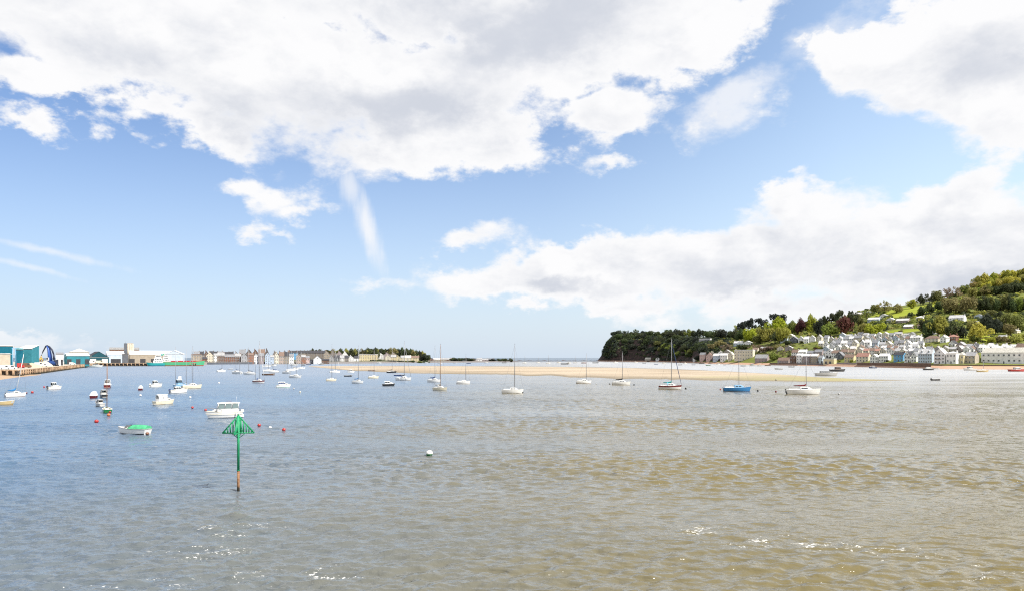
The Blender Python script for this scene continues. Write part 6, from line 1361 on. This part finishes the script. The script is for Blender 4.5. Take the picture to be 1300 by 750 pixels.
def town_row(rowname, p0, p1, top0, top1, d, walls, roofs, kinds, w, rh_, rows=3, chim=1, grp='town terrace houses', name='house'):
    px = p0; lst = []
    while px < p1 - 1:
        ww = rk.uniform(*w); lst.append((px, min(px + ww, p1))); px += ww + .1
    n = len(lst)
    for i, (a, b) in enumerate(lst):
        t = (a - p0) / (p1 - p0); top = lerp(top0, top1, t) + rk.uniform(-.4, .4) * (0 if 'long' in rowname else 1); wl = rk.choice(walls); rf = rk.choice(roofs); k = rk.choice(kinds)
        pos = ('%s from left' % ordinal(i + 1)) if i < n / 2 else ('%s from right' % ordinal(n - i))
        town_house('%s-roofed %s%s house, %s in %s' % ({'lichen': 'mossy'}.get(rf, rf), wl, ' gabled' if k == 'gable' else '', pos, rowname), a, b, top + rh_, top, d + 40 * t, wl, rf, k, max(2, int((b - a) / 1.7)), rows, chim, 9, group=grp)
town_row('the long dark-roofed town terrace', 378, 414, 443.4, 443.6, 1200, ('weathered', 'stone', 'weathered'), ('dark',), ('side',), (4.3, 4.5), 2.8, 3, 1)
town_row('the left back row of town', 246, 312, 444.2, 445.4, 1150, ('sooty', 'weathered', 'grey', 'brown'), ('dark', 'dark', 'slate', 'brown'), ('side', 'gable', 'side'), (5, 8), 4.0)
town_row('the tall row above the orange house', 304, 341, 442.2, 441.0, 1160, ('sooty', 'brown', 'weathered'), ('dark', 'slate', 'brown'), ('side', 'gable'), (7, 10), 5.0)
town_row('the pointed middle row of town', 346, 368, 444.4, 443.4, 1165, ('sooty', 'weathered'), ('dark', 'brown'), ('gable', 'side'), (5, 7), 4.6)
town_row('the pale gables right of the terrace', 411, 442, 443.8, 444.2, 1215, ('weathered', 'stone', 'white', 'mauve'), ('pale', 'grey', 'slate'), ('gable',), (6.5, 8.5), 4.0)
town_row('the grey-white row behind the sandbar', 418, 456, 450.4, 450.2, 1190, ('weathered', 'grey', 'mauve', 'slate', 'white'), ('slate', 'grey', 'dark'), ('gable', 'side'), (5, 7.5), 3.0)
town_row('the cream apartment blocks', 456, 480, 447.8, 448, 1235, ('yellow',), ('pale', 'grey'), ('flat',), (6.4, 8.0), .6, 4, 0)
town_row('the cream row under the wood', 489, 532, 449.6, 451, 1290, ('yellow', 'cream', 'white'), ('brown', 'grey', 'pale'), ('side', 'gable'), (5.5, 8), 2.4, 3)
town_row('the pale gables below the wood', 478, 504, 446, 446.4, 1320, ('mauve', 'white', 'stone'), ('pale', 'grey'), ('gable',), (7, 9), 2.6)
town_row('the low point houses', 543, 575, 453.6, 453.4, 1450, ('white', 'beige', 'brick', 'peach'), ('brown', 'grey', 'pale'), ('side', 'gable'), (6, 9), 1.6, 2)
town_row('the last houses of the point', 598, 628, 454, 454.4, 1500, ('white', 'pink', 'white', 'mauve'), ('slate', 'grey', 'brown'), ('gable', 'side'), (6, 9), 1.4, 2)
for px0, px1, top, cols, n, d in ((396, 480, 442.4, ('dark', 'olive', 'dark'), 18, 1290), (466, 538, 441.4, ('dark', 'dark', 'olive', 'deep'), 24, 1390), (528, 546, 449, ('deep', 'dark'), 4, 1370), (415, 545, 457, ('dark', 'mid', 'deep'), 16, 1225), (572, 602, 453.6, ('deep', 'dark'), 6, 1470), (624, 650, 454.4, ('deep', 'dark'), 5, 1530)):
    for k in range(n):
        t = (k + rk.uniform(.2, .8)) / n; px = lerp(px0, px1, t); tt = top + rk.uniform(-.4, .8) + (max(0, px - 512) * .16 if px0 == 466 else 0)
        tree(px, 459, rk.uniform(5, 8), min(tt, 457.3), rk.choice(cols), 'round', d=d + max(0, px - 415) * .6 * (top == 457), zf=town_z, key='town%d' % px0)
def quaywall(label, pts, h, col):
    x0, y0 = pts[0]; r = thing('harbour_wall', label, 'harbour wall', (x0, y0, 0)); m = MB(); secs = []
    for x, y in pts: secs.append([(x - x0, y - y0, -1), (x - x0, y - y0, h), (x - x0, y - y0 + 2, h), (x - x0, y - y0 + 2, -1)])
    m.loft(secs, 0, False, False, True, True); m.build('wall', wallm(col), r)
    m = MB(); m.loft([[(s[1][0], s[1][1] - .12, h + .003), (s[1][0], s[1][1] - .12, h + .25), (s[2][0], s[2][1], h + .25)] for s in secs], 0, False); m.build('coping', wallm('stone'), r)
quaywall('dark harbour wall along the left part of the town', [at(px, town_S(px) - 3) for px in (254, 270, 290, 310, 330, 349)], 3.2, 'slate'); quaywall('low stone wall below the middle of the town', [at(px, town_S(px) - 2) for px in (350, 365, 380, 398)], 2.2, 'stone')

# ------------------------------------------------------------------ words for the trees
def tree_labels():
    where = {'tier0': 'on the wooded hill crest', 'tier1': 'just under the wooded crest', 'tier2': 'in the dark band below the crest', 'tier3': 'in the dark belt under the wood', 'ness0': 'along the headland top', 'ness1': 'just below the headland top', 'ness2': 'halfway down the headland face', 'ness3': 'low on the headland cliff', 'garden': None,
             'town396': 'behind the pale town gables', 'town466': 'on the wooded town skyline', 'town528': 'at the town wood end', 'town415': 'at the town foot above the sandbar', 'town572': 'midway on the low far point', 'town624': 'at the low end of the far point'}
    cn = {'lime': 'bright lime green', 'yellow': 'yellow-green', 'mid': 'mid green', 'dark': 'dark green', 'olive': 'olive green', 'copper': 'dark copper-red', 'deep': 'very dark green', 'pine': 'dark blue-green', 'heath': 'brownish half-bare'}
    sn = {'round': 'rounded', 'spread': 'spreading', 'pine': 'flat-topped', 'cone': 'pointed', 'airy': 'thin-crowned'}
    by = {}
    for t in TREES: by.setdefault('big' if t[7] == 'garden' else t[7], []).append(t)
    lm = [(890, 'the pink beach house'), (945, 'the big cream hall'), (967, 'the mauve-grey house'), (1008, 'the dark brick block'), (1053, 'the yellow boathouse'), (1096, 'the red-roofed cream house'), (1143, 'the bright blue house'), (1176, 'the tall grey house'), (1195, 'the tall white gable'), (1233, 'the beige house'), (1280, 'the long white warehouse')]
    for key, lst in by.items():
        lst.sort(key=lambda t: t[1]); n = len(lst)
        if where.get(key):
            for i, t in enumerate(lst):
                pos = '%s from left' % ordinal(i + 1) if i < n / 2 else '%s from right' % ordinal(n - i)
                t[0]['label'] = '%s %s tree %s, %s' % (cn[t[5]], sn[t[6]], where[key], pos); t[0]['group'] = 'trees ' + where[key]
        else:
            byl = {}
            for t in lst:
                L = min(lm, key=lambda q: abs(q[0] - t[1])); lvl = 'on the skyline' if (key == 'big' and t[3] < interp([(880, 421), (935, 412), (1000, 402), (1100, 396), (1150, 382), (1230, 362)], t[1])) else ('high up the slope' if t[2] < 412 else ('above the terraces' if t[2] < 437.5 else 'among the houses' if t[2] < 454 else 'by the seawall'))
                byl.setdefault((L[1], lvl, t[5], 'shrub' if t[8] < 5 else 'tree'), []).append(t)
            for (L, lvl, col, ty), q in byl.items():
                for i, t in enumerate(q):
                    head = '' if len(q) == 1 else ('%s from left of the ' % ordinal(i + 1))
                    t[0]['label'] = ('%s %s %s %s, over %s' % (cn[col], sn[t[6]], ty, lvl, L)) if len(q) == 1 else ('%s %s %s, over %s, %s from left' % (cn[col], ty, lvl, L, ordinal(i + 1)))
                    t[0]['group'] = 'trees and shrubs of the far hillside'
tree_labels()

def reef():
    m, nt, b = newmat('dark_reef_rock'); P = nd(nt, 'ShaderNodeNewGeometry').outputs['Position']
    c = mixc(nt, noise_tex(nt, P, .1, 5, .65), (.035, .035, .042), (.12, .10, .10)); nt.links.new(c, b.inputs['Base Color']); b.inputs['Roughness'].default_value = .95
    mb = MB(); secs = []
    for i in range(90):
        px = lerp(648, 766, i / 89); row = []
        for k in range(5):
            d = 1930 + 14 * k + 18 * mnoise.noise(Vector((px * .05, 1, 0))); x, y = at(px, d)
            h = max(-.5, (1.9 + 2.2 * mnoise.noise(Vector((px * .16, 5, 0))) + 1.2 * mnoise.noise(Vector((px * .6, k, 3)))) * math.sin(math.pi * (k + .5) / 5)) * min(1, (i + 2) / 10)
            row.append((x, y, h))
        secs.append(row)
    mb.loft(secs, 0, False); tag(mb.build('rock_reef', m), 'low dark rocky spit on the horizon left of the headland', 'reef')
reef()
